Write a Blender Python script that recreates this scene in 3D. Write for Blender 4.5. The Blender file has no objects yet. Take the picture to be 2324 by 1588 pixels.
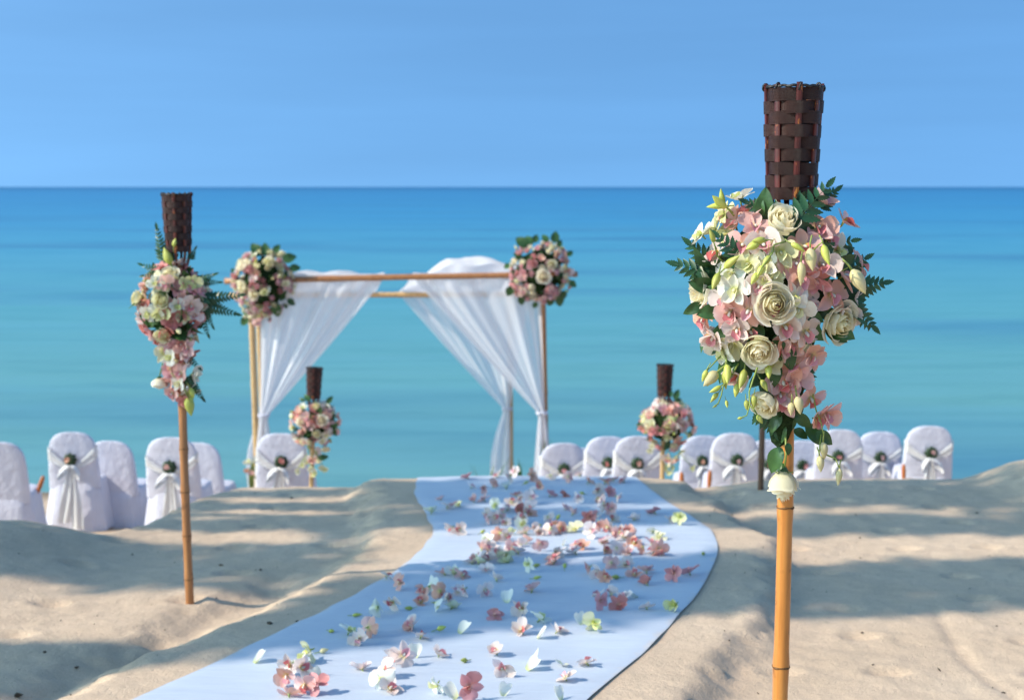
import bpy, math, random
from mathutils import Vector, Matrix, Euler, noise
R = math.radians
random.seed(7)
scene = bpy.context.scene
COL = scene.collection

# ---------------------------------------------------------------- camera
PITCH = math.atan(370.0 / 3228.0)
CAMZ = 3.75                                   # eye height above the sea
cam_d = bpy.data.cameras.new('camera'); cam = bpy.data.objects.new('camera', cam_d); COL.objects.link(cam)
cam.location = (0, 0, CAMZ); cam.rotation_euler = (R(90) - PITCH, 0, R(0.03))
cam_d.lens = 50.0; cam_d.sensor_width = 36.0; cam_d.clip_start = 0.05; cam_d.clip_end = 60000
cam_d.dof.use_dof = True; cam_d.dof.focus_distance = 3.17; cam_d.dof.aperture_fstop = 5.0
cam_d.dof.aperture_blades = 0
scene.camera = cam

# ---------------------------------------------------------------- sky, sun, exposure
SUN_EL, SUN_AZ = R(40), R(18)                 # light travels along +x, turned 18 degrees towards the sea
LDIR = Vector((math.cos(SUN_EL) * math.cos(SUN_AZ), math.cos(SUN_EL) * math.sin(SUN_AZ), -math.sin(SUN_EL)))
world = bpy.data.worlds.new('World'); scene.world = world; world.use_nodes = True
wn = world.node_tree; wn.nodes.clear()
w_out = wn.nodes.new('ShaderNodeOutputWorld'); w_bg = wn.nodes.new('ShaderNodeBackground')
w_sky = wn.nodes.new('ShaderNodeTexSky'); w_sky.sky_type = 'NISHITA'; w_sky.sun_disc = False
w_sky.sun_elevation = SUN_EL; w_sky.sun_rotation = math.atan2(-LDIR.x, -LDIR.y)
w_sky.altitude = 0; w_sky.air_density = 1.0; w_sky.dust_density = 3.5; w_sky.ozone_density = 5.0
w_gam = wn.nodes.new('ShaderNodeGamma'); w_gam.inputs[1].default_value = 1.0
w_mix = wn.nodes.new('ShaderNodeMix'); w_mix.data_type = 'RGBA'; w_mix.blend_type = 'MULTIPLY'
w_mix.inputs[0].default_value = 1.0; w_mix.inputs[7].default_value = (0.665, 0.99, 1.04, 1)
# a faint veil of thin cloud, the same all round the sky
w_tc = wn.nodes.new('ShaderNodeTexCoord'); w_map = wn.nodes.new('ShaderNodeMapping'); w_map.inputs['Scale'].default_value = (1.2, 1.2, 14)
w_noi = wn.nodes.new('ShaderNodeTexNoise'); w_noi.inputs['Scale'].default_value = 2.2; w_noi.inputs['Detail'].default_value = 5
w_rmp = wn.nodes.new('ShaderNodeMapRange'); w_rmp.inputs[1].default_value = 0.35; w_rmp.inputs[2].default_value = 0.75
w_rmp.inputs[3].default_value = 0.96; w_rmp.inputs[4].default_value = 1.06
w_mul = wn.nodes.new('ShaderNodeVectorMath'); w_mul.operation = 'SCALE'
wn.links.new(w_tc.outputs['Generated'], w_map.inputs[0]); wn.links.new(w_map.outputs[0], w_noi.inputs['Vector'])
wn.links.new(w_noi.outputs[0], w_rmp.inputs[0])
# the air of the picture is clear down to the sea: read the sky a little higher than the true elevation
w_sep = wn.nodes.new('ShaderNodeSeparateXYZ'); w_com = wn.nodes.new('ShaderNodeCombineXYZ')
w_abs = wn.nodes.new('ShaderNodeMath'); w_abs.operation = 'MULTIPLY_ADD'; w_abs.inputs[1].default_value = 1.0; w_abs.inputs[2].default_value = 0.38
wn.links.new(w_tc.outputs['Generated'], w_sep.inputs[0]); wn.links.new(w_sep.outputs[0], w_com.inputs[0]); wn.links.new(w_sep.outputs[1], w_com.inputs[1])
wn.links.new(w_sep.outputs[2], w_abs.inputs[0]); wn.links.new(w_abs.outputs[0], w_com.inputs[2]); wn.links.new(w_com.outputs[0], w_sky.inputs[0])
wn.links.new(w_sky.outputs[0], w_gam.inputs[0]); wn.links.new(w_gam.outputs[0], w_mix.inputs[6])
wn.links.new(w_mix.outputs[2], w_mul.inputs[0]); wn.links.new(w_rmp.outputs[0], w_mul.inputs['Scale'])
wn.links.new(w_mul.outputs[0], w_bg.inputs[0]); w_bg.inputs[1].default_value = 0.15
wn.links.new(w_bg.outputs[0], w_out.inputs[0])
sun_d = bpy.data.lights.new('sun', 'SUN'); sun = bpy.data.objects.new('sun', sun_d); COL.objects.link(sun)
sun_d.energy = 2.85; sun_d.angle = R(0.55); sun_d.color = (1.0, 0.905, 0.77)
sun.rotation_euler = LDIR.to_track_quat('-Z', 'Y').to_euler(); sun.location = (-20, -3, 20)
scene.view_settings.view_transform = 'Standard'; scene.view_settings.look = 'None'
scene.view_settings.exposure = 0.9; scene.view_settings.gamma = 1.0
scene.render.engine = 'CYCLES'
cy = scene.cycles
cy.use_denoising = True
try: cy.denoiser = 'OPENIMAGEDENOISE'
except Exception: pass
cy.max_bounces = 8; cy.diffuse_bounces = 3; cy.glossy_bounces = 3; cy.transparent_max_bounces = 16; cy.transmission_bounces = 4
cy.caustics_reflective = False; cy.caustics_refractive = False; cy.sample_clamp_indirect = 6

# ---------------------------------------------------------------- helpers
F, CU, CV = 3228.0, 1162.0, 794.0             # focal length and centre in the survey frame (2324 wide)
CP, SP = math.cos(PITCH), math.sin(PITCH)
def ray(u, v):
    dx, dy = (u - CU) / F, (CV - v) / F
    return Vector((dx, CP + dy * SP, -SP + dy * CP))
def at_depth(u, v, D):
    r = ray(u, v); return Vector((0, 0, CAMZ)) + r * D
def at_y(u, v, Y):
    r = ray(u, v); return Vector((0, 0, CAMZ)) + r * (Y / r.y)

def sstep(a, b, x):
    t = (x - a) / (b - a); t = 0.0 if t < 0 else (1.0 if t > 1 else t)
    return t * t * (3 - 2 * t)
def interp(pts, x):
    if x <= pts[0][0]: return pts[0][1]
    for (x0, y0), (x1, y1) in zip(pts, pts[1:]):
        if x <= x1:
            t = (x - x0) / (x1 - x0); return y0 + (y1 - y0) * t
    return pts[-1][1]
def smooth_interp(pts, x):                    # Catmull-Rom through the points
    n = len(pts)
    if x <= pts[0][0]: return pts[0][1]
    if x >= pts[-1][0]: return pts[-1][1]
    for i in range(n - 1):
        if x <= pts[i + 1][0]:
            x0, y0 = pts[i]; x1, y1 = pts[i + 1]
            m0 = (pts[min(i + 1, n - 1)][1] - pts[max(i - 1, 0)][1]) / (pts[min(i + 1, n - 1)][0] - pts[max(i - 1, 0)][0])
            m1 = (pts[min(i + 2, n - 1)][1] - pts[i][1]) / (pts[min(i + 2, n - 1)][0] - pts[i][0])
            h = x1 - x0; t = (x - x0) / h; t2, t3 = t * t, t * t * t
            return (2*t3-3*t2+1)*y0 + (t3-2*t2+t)*h*m0 + (-2*t3+3*t2)*y1 + (t3-t2)*h*m1

class MB:
    """collects vertices, faces, uvs and material numbers for one mesh"""
    def __init__(s): s.v, s.f, s.uv, s.m, s.mi = [], [], [], [], 0
    def vert(s, p): s.v.append(tuple(p)); return len(s.v) - 1
    def face(s, idx, uv=None):
        s.f.append(tuple(idx)); s.m.append(s.mi); s.uv.append(uv if uv else [(0, 0)] * len(idx))
    def grid(s, fn, nu, nv, close=False, flip=False):
        b = len(s.v); w = nu if close else nu + 1
        for j in range(nv + 1):
            for i in range(w): s.v.append(tuple(fn(i / nu, j / nv)))
        for j in range(nv):
            for i in range(nu):
                a, c = b + j * w + i, b + j * w + (i + 1) % w
                q = [a, c, c + w, a + w]; t = [(i/nu, j/nv), ((i+1)/nu, j/nv), ((i+1)/nu, (j+1)/nv), (i/nu, (j+1)/nv)]
                if flip: q.reverse(); t.reverse()
                s.face(q, t)
    def tube(s, pts, rad, sides=6, cap=True):
        pts = [Vector(p) for p in pts]; n = len(pts)
        if not hasattr(rad, '__len__'): rad = [rad] * n
        d = (pts[1] - pts[0]).normalized(); ref = Vector((0, 0, 1)) if abs(d.z) < 0.9 else Vector((1, 0, 0))
        a = d.cross(ref).normalized(); b0 = len(s.v)
        for i, p in enumerate(pts):
            d = (pts[min(i + 1, n - 1)] - pts[max(i - 1, 0)]).normalized()
            a = (a - d * a.dot(d)).normalized(); c = d.cross(a)
            for k in range(sides):
                an = 2 * math.pi * k / sides
                s.v.append(tuple(p + (a * math.cos(an) + c * math.sin(an)) * rad[i]))
        for i in range(n - 1):
            for k in range(sides):
                k2 = (k + 1) % sides
                s.face([b0+i*sides+k, b0+i*sides+k2, b0+(i+1)*sides+k2, b0+(i+1)*sides+k],
                       [(k/sides, i/n), ((k+1)/sides, i/n), ((k+1)/sides, (i+1)/n), (k/sides, (i+1)/n)])
        if cap:
            s.face([b0 + k for k in range(sides)][::-1]); s.face([b0 + (n-1)*sides + k for k in range(sides)])
    def lathe(s, prof, sides=12, M=None):      # prof: (radius, z)
        b0 = len(s.v); M = M or Matrix()
        for r, z in prof:
            for k in range(sides):
                an = 2*math.pi*k/sides; s.v.append(tuple(M @ Vector((r*math.cos(an), r*math.sin(an), z))))
        for i in range(len(prof) - 1):
            for k in range(sides):
                k2 = (k+1) % sides
                s.face([b0+i*sides+k, b0+i*sides+k2, b0+(i+1)*sides+k2, b0+(i+1)*sides+k],
                       [(k/sides, i/len(prof)), ((k+1)/sides, i/len(prof)), ((k+1)/sides, (i+1)/len(prof)), (k/sides, (i+1)/len(prof))])
    def add(s, other, M=None, mi=None):        # append another MB
        b = len(s.v); M = M or Matrix()
        s.v += [tuple(M @ Vector(p)) for p in other.v]
        for f, uv, m in zip(other.f, other.uv, other.m):
            s.f.append(tuple(i + b for i in f)); s.uv.append(uv); s.m.append(m if mi is None else mi)
    def mesh(s, name, mats, smooth=True):
        me = bpy.data.meshes.new(name); me.from_pydata(s.v, [], s.f)
        if not isinstance(mats, (list, tuple)): mats = [mats]
        for m in mats: me.materials.append(m)
        uvl = me.uv_layers.new(name='UVMap'); flat = []
        for uv in s.uv:
            for c in uv: flat += c
        uvl.data.foreach_set('uv', flat)
        me.polygons.foreach_set('material_index', s.m)
        me.polygons.foreach_set('use_smooth', [smooth] * len(s.f)); me.update()
        return me

def link(name, data, parent=None, M=None):
    o = bpy.data.objects.new(name, data); COL.objects.link(o)
    if parent is not None: o.parent = parent
    if M is not None: o.matrix_basis = M
    return o
def tag(o, label=None, cat=None, group=None, kind=None):
    if label: o['label'] = label
    if cat: o['category'] = cat
    if group: o['group'] = group
    if kind: o['kind'] = kind
    return o
def thing(name, loc, label, cat, group=None, rz=0.0):
    o = bpy.data.objects.new(name, None); COL.objects.link(o); o.empty_display_size = 0.05
    o.matrix_basis = Matrix.Translation(Vector(loc)) @ Matrix.Rotation(rz, 4, 'Z')
    return tag(o, label, cat, group)
def face_matrix(p, n, roll=0.0, sc=1.0):       # local +Z looks along n
    n = Vector(n).normalized(); up = Vector((0, 0, 1)) if abs(n.z) < 0.95 else Vector((0, -1, 0))
    x = up.cross(n).normalized(); y = n.cross(x)
    M = Matrix((x, y, n)).transposed().to_4x4()
    return Matrix.Translation(Vector(p)) @ M @ Matrix.Rotation(roll, 4, 'Z') @ Matrix.Scale(sc, 4)

# ---------------------------------------------------------------- materials
class NT:
    def __init__(s, name):
        s.mat = bpy.data.materials.new(name); s.mat.use_nodes = True; s.t = s.mat.node_tree; s.t.nodes.clear()
        s.out = s.n('OutputMaterial')
    def n(s, kind, **kw):
        nd = s.t.nodes.new('ShaderNode' + kind)
        for k, v in kw.items(): setattr(nd, k, v)
        return nd
    def l(s, a, b): s.t.links.new(a, b)
    def ramp(s, fac, stops, interp='LINEAR'):
        r = s.n('ValToRGB'); e = r.color_ramp.elements; r.color_ramp.interpolation = interp
        while len(e) < len(stops): e.new(0.5)
        for el, (p, c) in zip(e, stops): el.position = p; el.color = (*c, 1) if len(c) == 3 else c
        if fac is not None: s.l(fac, r.inputs[0])
        return r.outputs[0]
    def noise(s, vec, scale, detail=4, rough=0.55, sc3=None):
        if sc3:
            mp = s.n('Mapping'); mp.inputs['Scale'].default_value = sc3; s.l(vec, mp.inputs[0]); vec = mp.outputs[0]
        nz = s.n('TexNoise'); nz.inputs['Scale'].default_value = scale; nz.inputs['Detail'].default_value = detail
        nz.inputs['Roughness'].default_value = rough; s.l(vec, nz.inputs['Vector']); return nz.outputs[0]
    def mix(s, fac, a, b, mode='MIX'):
        m = s.n('Mix', data_type='RGBA', blend_type=mode)
        for sock, val in ((m.inputs[0], fac), (m.inputs[6], a), (m.inputs[7], b)):
            if isinstance(val, (int, float)): sock.default_value = val
            elif isinstance(val, tuple): sock.default_value = (*val, 1)
            else: s.l(val, sock)
        return m.outputs[2]
    def mrange(s, x, a, b, c, d):
        m = s.n('MapRange'); s.l(x, m.inputs[0])
        for i, q in enumerate((a, b, c, d)): m.inputs[i + 1].default_value = q
        return m.outputs[0]
    def bump(s, h, strength, dist):
        b = s.n('Bump'); b.inputs['Strength'].default_value = strength; b.inputs['Distance'].default_value = dist
        s.l(h, b.inputs['Height']); return b.outputs[0]
    def principled(s, col=None, rough=0.5, spec=0.5, normal=None, **kw):
        p = s.n('BsdfPrincipled')
        if isinstance(col, tuple): p.inputs['Base Color'].default_value = (*col, 1)
        elif col is not None: s.l(col, p.inputs['Base Color'])
        if isinstance(rough, (int, float)): p.inputs['Roughness'].default_value = rough
        else: s.l(rough, p.inputs['Roughness'])
        p.inputs['Specular IOR Level'].default_value = spec
        if normal is not None: s.l(normal, p.inputs['Normal'])
        for k, v in kw.items(): p.inputs[k].default_value = v
        return p
    def done(s, sh): s.l(sh, s.out.inputs[0]); return s.mat
def obj_coord(t): return t.n('TexCoord').outputs['Object']

def petal_material(name, base, mid, edge, trans=0.32, vein=0.06):
    """petal colour runs from the throat (uv y = 0) to the rim; thin, so some light comes through"""
    t = NT(name); uv = t.n('TexCoord').outputs['UV']
    sp = t.n('SeparateXYZ'); t.l(uv, sp.inputs[0])
    col = t.ramp(sp.outputs[1], [(0.0, base), (0.35, mid), (0.8, mid), (1.0, edge)])
    vz = t.noise(uv, 5.0, 3, 0.5, (9.0, 0.8, 1.0))
    oi = t.n('ObjectInfo'); hs = t.n('HueSaturation')
    t.l(t.mrange(oi.outputs['Random'], 0, 1, 0.484, 0.512), hs.inputs['Hue'])
    t.l(t.mrange(oi.outputs['Random'], 0, 1, 0.72, 1.2), hs.inputs['Saturation']); t.l(t.mrange(oi.outputs['Random'], 0, 1, 1.04, 0.92), hs.inputs['Value'])
    t.l(col, hs.inputs['Color'])
    c2 = t.mix(t.mrange(vz, 0.35, 0.7, 0, vein), hs.outputs[0], tuple(x * 0.6 for x in mid))
    nb = t.bump(vz, 0.25, 0.002)
    p = t.principled(c2, 0.5, 0.35, nb)
    tr = t.n('BsdfTranslucent'); t.l(c2, tr.inputs[0])
    ms = t.n('MixShader'); ms.inputs[0].default_value = trans
    t.l(p.outputs[0], ms.inputs[1]); t.l(tr.outputs[0], ms.inputs[2])
    return t.done(ms.outputs[0])
def leaf_material(name, c0, c1, rough=0.42, trans=0.18):
    t = NT(name); oc = obj_coord(t); nz = t.noise(oc, 40, 3); oi = t.n('ObjectInfo')
    col = t.mix(t.mrange(nz, 0.35, 0.7, 0, 1), c0, c1)
    hs = t.n('HueSaturation'); t.l(t.mrange(oi.outputs['Random'], 0, 1, 0.75, 1.3), hs.inputs['Value']); t.l(col, hs.inputs['Color'])
    p = t.principled(hs.outputs[0], rough, 0.45); tr = t.n('BsdfTranslucent'); t.l(hs.outputs[0], tr.inputs[0])
    ms = t.n('MixShader'); ms.inputs[0].default_value = trans
    t.l(p.outputs[0], ms.inputs[1]); t.l(tr.outputs[0], ms.inputs[2]); return t.done(ms.outputs[0])
M = {}
M['pink'] = petal_material('petal_pink', (0.88, 0.68, 0.38), (0.90, 0.52, 0.43), (0.91, 0.66, 0.58), 0.42)
M['pale'] = petal_material('petal_pale_pink', (0.88, 0.78, 0.46), (0.90, 0.74, 0.66), (0.91, 0.83, 0.78), 0.42)
M['deep'] = petal_material('petal_deep_pink', (0.74, 0.42, 0.32), (0.76, 0.31, 0.29), (0.82, 0.46, 0.44))
M['white'] = petal_material('petal_white', (0.78, 0.80, 0.36), (0.86, 0.85, 0.74), (0.88, 0.87, 0.80))
M['cream'] = petal_material('petal_cream_green', (0.62, 0.66, 0.16), (0.80, 0.78, 0.46), (0.84, 0.82, 0.58))
M['rose'] = petal_material('rose_cream', (0.85, 0.77, 0.42), (0.91, 0.86, 0.63), (0.92, 0.89, 0.73), 0.5, 0.02)
M['rosecore'] = petal_material('rose_cream_heart', (0.86, 0.70, 0.34), (0.91, 0.82, 0.52), (0.92, 0.87, 0.65), 0.5, 0.02)
M['rosepink'] = petal_material('rose_pink', (0.76, 0.50, 0.38), (0.82, 0.40, 0.40), (0.86, 0.60, 0.58), 0.25, 0.03)
M['lip'] = petal_material('lip_pink', (0.72, 0.60, 0.12), (0.70, 0.24, 0.26), (0.80, 0.40, 0.42), 0.2)
M['lipw'] = petal_material('lip_yellow', (0.66, 0.66, 0.08), (0.80, 0.78, 0.36), (0.85, 0.84, 0.62), 0.2)
M['bud'] = leaf_material('bud_green', (0.42, 0.48, 0.07), (0.60, 0.58, 0.16), 0.45, 0.12)
M['budp'] = leaf_material('bud_pale', (0.62, 0.56, 0.26), (0.72, 0.60, 0.36), 0.5, 0.12)
M['stem'] = leaf_material('stem_green', (0.20, 0.28, 0.05), (0.28, 0.34, 0.08), 0.5, 0.05)
M['fern'] = leaf_material('fern_green', (0.018, 0.070, 0.028), (0.035, 0.105, 0.040), 0.36, 0.15)
M['posyleaf'] = leaf_material('posy_leaf_dark', (0.012, 0.035, 0.012), (0.022, 0.055, 0.018), 0.5, 0.1)
M['leaf'] = leaf_material('rose_leaf_green', (0.030, 0.085, 0.022), (0.055, 0.13, 0.035), 0.4, 0.15)
M['treeleaf'] = leaf_material('tree_leaf_green', (0.04, 0.09, 0.025), (0.07, 0.13, 0.04), 0.45, 0.12)

def bamboo_material(name, c0, c1, c2):
    t = NT(name); oc = obj_coord(t)
    a = t.noise(oc, 9, 5, 0.6, (6, 6, 0.5)); b = t.noise(oc, 70, 3, 0.6, (1, 1, 0.12)); d = t.noise(oc, 23, 2, 0.5)
    col = t.ramp(a, [(0.25, c0), (0.5, c1), (0.78, c2)])
    col = t.mix(t.mrange(d, 0.62, 0.74, 0, 0.55), col, tuple(x * 0.35 for x in c0))
    col = t.mix(t.mrange(b, 0.3, 0.7, 0.0, 0.22), col, tuple(x * 0.5 for x in c1), 'MIX')
    return t.done(t.principled(col, 0.36, 0.5, t.bump(b, 0.15, 0.002), **{'Coat Weight': 0.15, 'Coat Roughness': 0.3}).outputs[0])
M['bamboo'] = bamboo_material('bamboo_orange', (0.36, 0.125, 0.024), (0.56, 0.215, 0.042), (0.66, 0.29, 0.07))
M['bamboob'] = bamboo_material('bamboo_brown', (0.27, 0.105, 0.035), (0.40, 0.17, 0.060), (0.50, 0.24, 0.09))
M['bambooy'] = bamboo_material('bamboo_tan', (0.46, 0.27, 0.11), (0.60, 0.38, 0.17), (0.70, 0.48, 0.25))
M['bamboor'] = bamboo_material('bamboo_dark', (0.10, 0.045, 0.022), (0.15, 0.07, 0.035), (0.22, 0.10, 0.05))
def wicker_material():
    t = NT('wicker_dark'); uv = t.n('TexCoord').outputs['UV']; oi = t.n('ObjectInfo')
    g = t.noise(uv, 6, 5, 0.65, (1.5, 34, 1)); g2 = t.noise(uv, 3, 3, 0.6, (8, 2, 1))
    col = t.ramp(g, [(0.34, (0.007, 0.0024, 0.0018)), (0.50, (0.030, 0.0100, 0.0072)), (0.68, (0.15, 0.062, 0.046))])
    col = t.mix(t.mrange(g2, 0.5, 0.75, 0, 0.45), col, (0.030, 0.015, 0.013))
    hs = t.n('HueSaturation'); t.l(t.mrange(oi.outputs['Random'], 0, 1, 0.7, 1.3), hs.inputs['Value']); t.l(col, hs.inputs['Color'])
    return t.done(t.principled(hs.outputs[0], 0.42, 0.28, t.bump(g, 0.8, 0.003)).outputs[0])
M['wicker'] = wicker_material()
def stake_material():
    t = NT('stake_red_brown'); oc = obj_coord(t)
    g = t.noise(oc, 60, 4, 0.7, (1, 1, 0.35)); g2 = t.noise(oc, 22, 3, 0.6)
    col = t.ramp(g2, [(0.3, (0.045, 0.008, 0.006)), (0.7, (0.12, 0.016, 0.010))])
    col = t.mix(t.mrange(g, 0.60, 0.66, 0, 1), col, (0.50, 0.17, 0.03))
    return t.done(t.principled(col, 0.35, 0.5).outputs[0])
M['stake'] = stake_material()
def plain(name, col, rough=0.6, spec=0.4, ns=30, var=0.25, bump=0.0):
    t = NT(name); oc = obj_coord(t); nz = t.noise(oc, ns, 4)
    c = t.mix(t.mrange(nz, 0.3, 0.7, 0, 1), tuple(x * (1 - var) for x in col), tuple(min(1, x * (1 + var)) for x in col))
    return t.done(t.principled(c, rough, spec, t.bump(nz, bump, 0.01) if bump else None).outputs[0])
M['rim'] = plain('rim_black', (0.012, 0.011, 0.011), 0.45, 0.5, 120, 0.4, 0.4)
M['node'] = plain('bamboo_node', (0.16, 0.075, 0.025), 0.6, 0.3, 200, 0.5, 0.4)
M['foam'] = plain('moss_core', (0.02, 0.04, 0.014), 0.9, 0.1, 90, 0.5, 0.8)
M['bark'] = plain('tree_bark', (0.16, 0.12, 0.09), 0.9, 0.2, 12, 0.4, 0.8)
M['wood'] = plain('parasol_wood', (0.42, 0.13, 0.035), 0.45, 0.5, 40, 0.3)
M['debris'] = plain('dark_debris', (0.045, 0.035, 0.026), 0.9, 0.2, 60, 0.6)
M['pot'] = plain('clay_pot', (0.30, 0.10, 0.05), 0.8, 0.3, 40, 0.3)
M['ribbon'] = plain('twine', (0.12, 0.07, 0.03), 0.8, 0.2, 80, 0.3)

def cloth(name, col, rough=0.8, spec=0.2, trans=0.15, weave=900, sheen=0.2, wr=0.0):
    t = NT(name); oc = obj_coord(t); nz = t.noise(oc, 5, 4); wv = t.noise(oc, weave, 2)
    c = t.mix(t.mrange(nz, 0.3, 0.7, 0, 1), tuple(x * 0.95 for x in col), tuple(min(1, x * 1.04) for x in col))
    nrm = t.bump(t.noise(oc, 7, 4, 0.6), wr, 0.03) if wr else t.bump(wv, 0.08, 0.002)
    p = t.principled(c, rough, spec, nrm, **{'Sheen Weight': sheen})
    tr = t.n('BsdfTranslucent'); t.l(c, tr.inputs[0]); ms = t.n('MixShader'); ms.inputs[0].default_value = trans
    t.l(p.outputs[0], ms.inputs[1]); t.l(tr.outputs[0], ms.inputs[2]); return t.done(ms.outputs[0])
M['cover'] = cloth('cover_white', (0.66, 0.655, 0.75), 0.6, 0.3, 0.12, wr=0.7)
M['satin'] = cloth('satin_ivory', (0.68, 0.665, 0.66), 0.24, 0.8, 0.10, sheen=0.4, wr=0.5)
M['paper'] = cloth('parasol_paper', (0.62, 0.58, 0.44), 0.8, 0.2, 0.15)
def sheer_material():
    t = NT('sheer_white'); uv = t.n('TexCoord').outputs['UV']
    nz = t.noise(uv, 2.6, 3, 0.5, (5, 0.6, 1))
    d = t.n('BsdfDiffuse'); d.inputs[0].default_value = (0.84, 0.83, 0.86, 1)
    tl = t.n('BsdfTranslucent'); tl.inputs[0].default_value = (0.84, 0.83, 0.86, 1)
    tp = t.n('BsdfTransparent')
    m1 = t.n('MixShader'); m1.inputs[0].default_value = 0.5; t.l(d.outputs[0], m1.inputs[1]); t.l(tl.outputs[0], m1.inputs[2])
    lw = t.n('LayerWeight'); lw.inputs[0].default_value = 0.32
    ad = t.n('Math', operation='MULTIPLY_ADD'); t.l(lw.outputs['Facing'], ad.inputs[0]); ad.inputs[1].default_value = 0.6
    t.l(t.mrange(nz, 0.3, 0.7, 0.60, 0.90), ad.inputs[2])
    cl = t.n('Clamp'); t.l(ad.outputs[0], cl.inputs[0]); cl.inputs[2].default_value = 0.96
    m2 = t.n('MixShader'); t.l(cl.outputs[0], m2.inputs[0]); t.l(tp.outputs[0], m2.inputs[1]); t.l(m1.outputs[0], m2.inputs[2])
    return t.done(m2.outputs[0])
M['sheer'] = sheer_material()
def runner_material():
    t = NT('runner_cloth'); oc = obj_coord(t)
    nz = t.noise(oc, 2.2, 4); wv = t.noise(oc, 500, 2); wr = t.noise(oc, 1.6, 4, 0.55, (1.0, 5.0, 1.0))
    c = t.mix(t.mrange(nz, 0.3, 0.7, 0, 1), (0.42, 0.47, 0.55), (0.475, 0.525, 0.60))
    c = t.mix(t.mrange(t.noise(oc, 9, 5, 0.7), 0.60, 0.76, 0, 0.22), c, (0.50, 0.45, 0.40))
    uvx = t.n('SeparateXYZ'); t.l(t.n('TexCoord').outputs['UV'], uvx.inputs[0])       # sand blown over the hems
    ab = t.n('Math', operation='SUBTRACT'); t.l(uvx.outputs[0], ab.inputs[0]); ab.inputs[1].default_value = 0.5
    a2 = t.n('Math', operation='ABSOLUTE'); t.l(ab.outputs[0], a2.inputs[0]); a3 = t.n('Math', operation='MULTIPLY_ADD'); t.l(t.noise(oc, 5, 6, 0.75), a3.inputs[0]); a3.inputs[1].default_value = 0.16; t.l(a2.outputs[0], a3.inputs[2])
    c = t.mix(t.mrange(a3.outputs[0], 0.57, 0.62, 0, 0.8), c, (0.62, 0.47, 0.33))
    n1 = t.bump(wr, 0.6, 0.03)
    b = t.n('Bump'); b.inputs['Strength'].default_value = 0.12; b.inputs['Distance'].default_value = 0.002; t.l(wv, b.inputs['Height']); t.l(n1, b.inputs['Normal'])
    return t.done(t.principled(c, 0.75, 0.2, b.outputs[0], **{'Sheen Weight': 0.15}).outputs[0])
M['runner'] = runner_material()
def sand_material():
    t = NT('sand'); oc = obj_coord(t)
    a = t.noise(oc, 1.1, 6, 0.6); g = t.noise(oc, 190, 3, 0.7); m = t.noise(oc, 13, 5, 0.65); vo = t.n('TexVoronoi'); vo.inputs['Scale'].default_value = 42; t.l(oc, vo.inputs['Vector'])
    c = t.ramp(a, [(0.3, (0.61, 0.445, 0.305)), (0.5, (0.68, 0.505, 0.355)), (0.72, (0.72, 0.55, 0.395))])
    c = t.mix(t.mrange(m, 0.35, 0.7, 0.0, 0.42), c, (0.47, 0.355, 0.25))
    c = t.mix(t.mrange(g, 0.38, 0.72, 0.0, 0.5), c, (0.38, 0.285, 0.20))
    c = t.mix(t.mrange(g, 0.62, 0.75, 0.0, 0.5), c, (0.72, 0.62, 0.50))
    # sparse dark grains and crumbs
    sp = t.noise(oc, 1.7, 2); md = t.n('Math', operation='LESS_THAN'); t.l(vo.outputs['Distance'], md.inputs[0]); md.inputs[1].default_value = 0.09
    mm = t.n('Math', operation='MULTIPLY'); t.l(md.outputs[0], mm.inputs[0]); t.l(t.mrange(sp, 0.5, 0.62, 0, 0.75), mm.inputs[1])
    c = t.mix(mm.outputs[0], c, (0.16, 0.11, 0.075))
    n0 = t.bump(m, 0.45, 0.02)
    bm_ = t.n('Bump'); bm_.inputs['Strength'].default_value = 0.55; bm_.inputs['Distance'].default_value = 0.009; t.l(t.noise(oc, 46, 4, 0.7), bm_.inputs['Height']); t.l(n0, bm_.inputs['Normal']); n1 = bm_.outputs[0]
    b = t.n('Bump'); b.inputs['Strength'].default_value = 0.6; b.inputs['Distance'].default_value = 0.005; t.l(g, b.inputs['Height']); t.l(n1, b.inputs['Normal'])
    # wet sand by the water line
    sx = t.n('SeparateXYZ'); t.l(oc, sx.inputs[0])
    wet = t.mrange(sx.outputs[2], 0.16, 0.03, 0, 1)
    c = t.mix(wet, c, (0.22, 0.17, 0.12))
    return t.done(t.principled(c, 0.9, 0.15, b.outputs[0]).outputs[0])
M['sand'] = sand_material()
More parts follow.
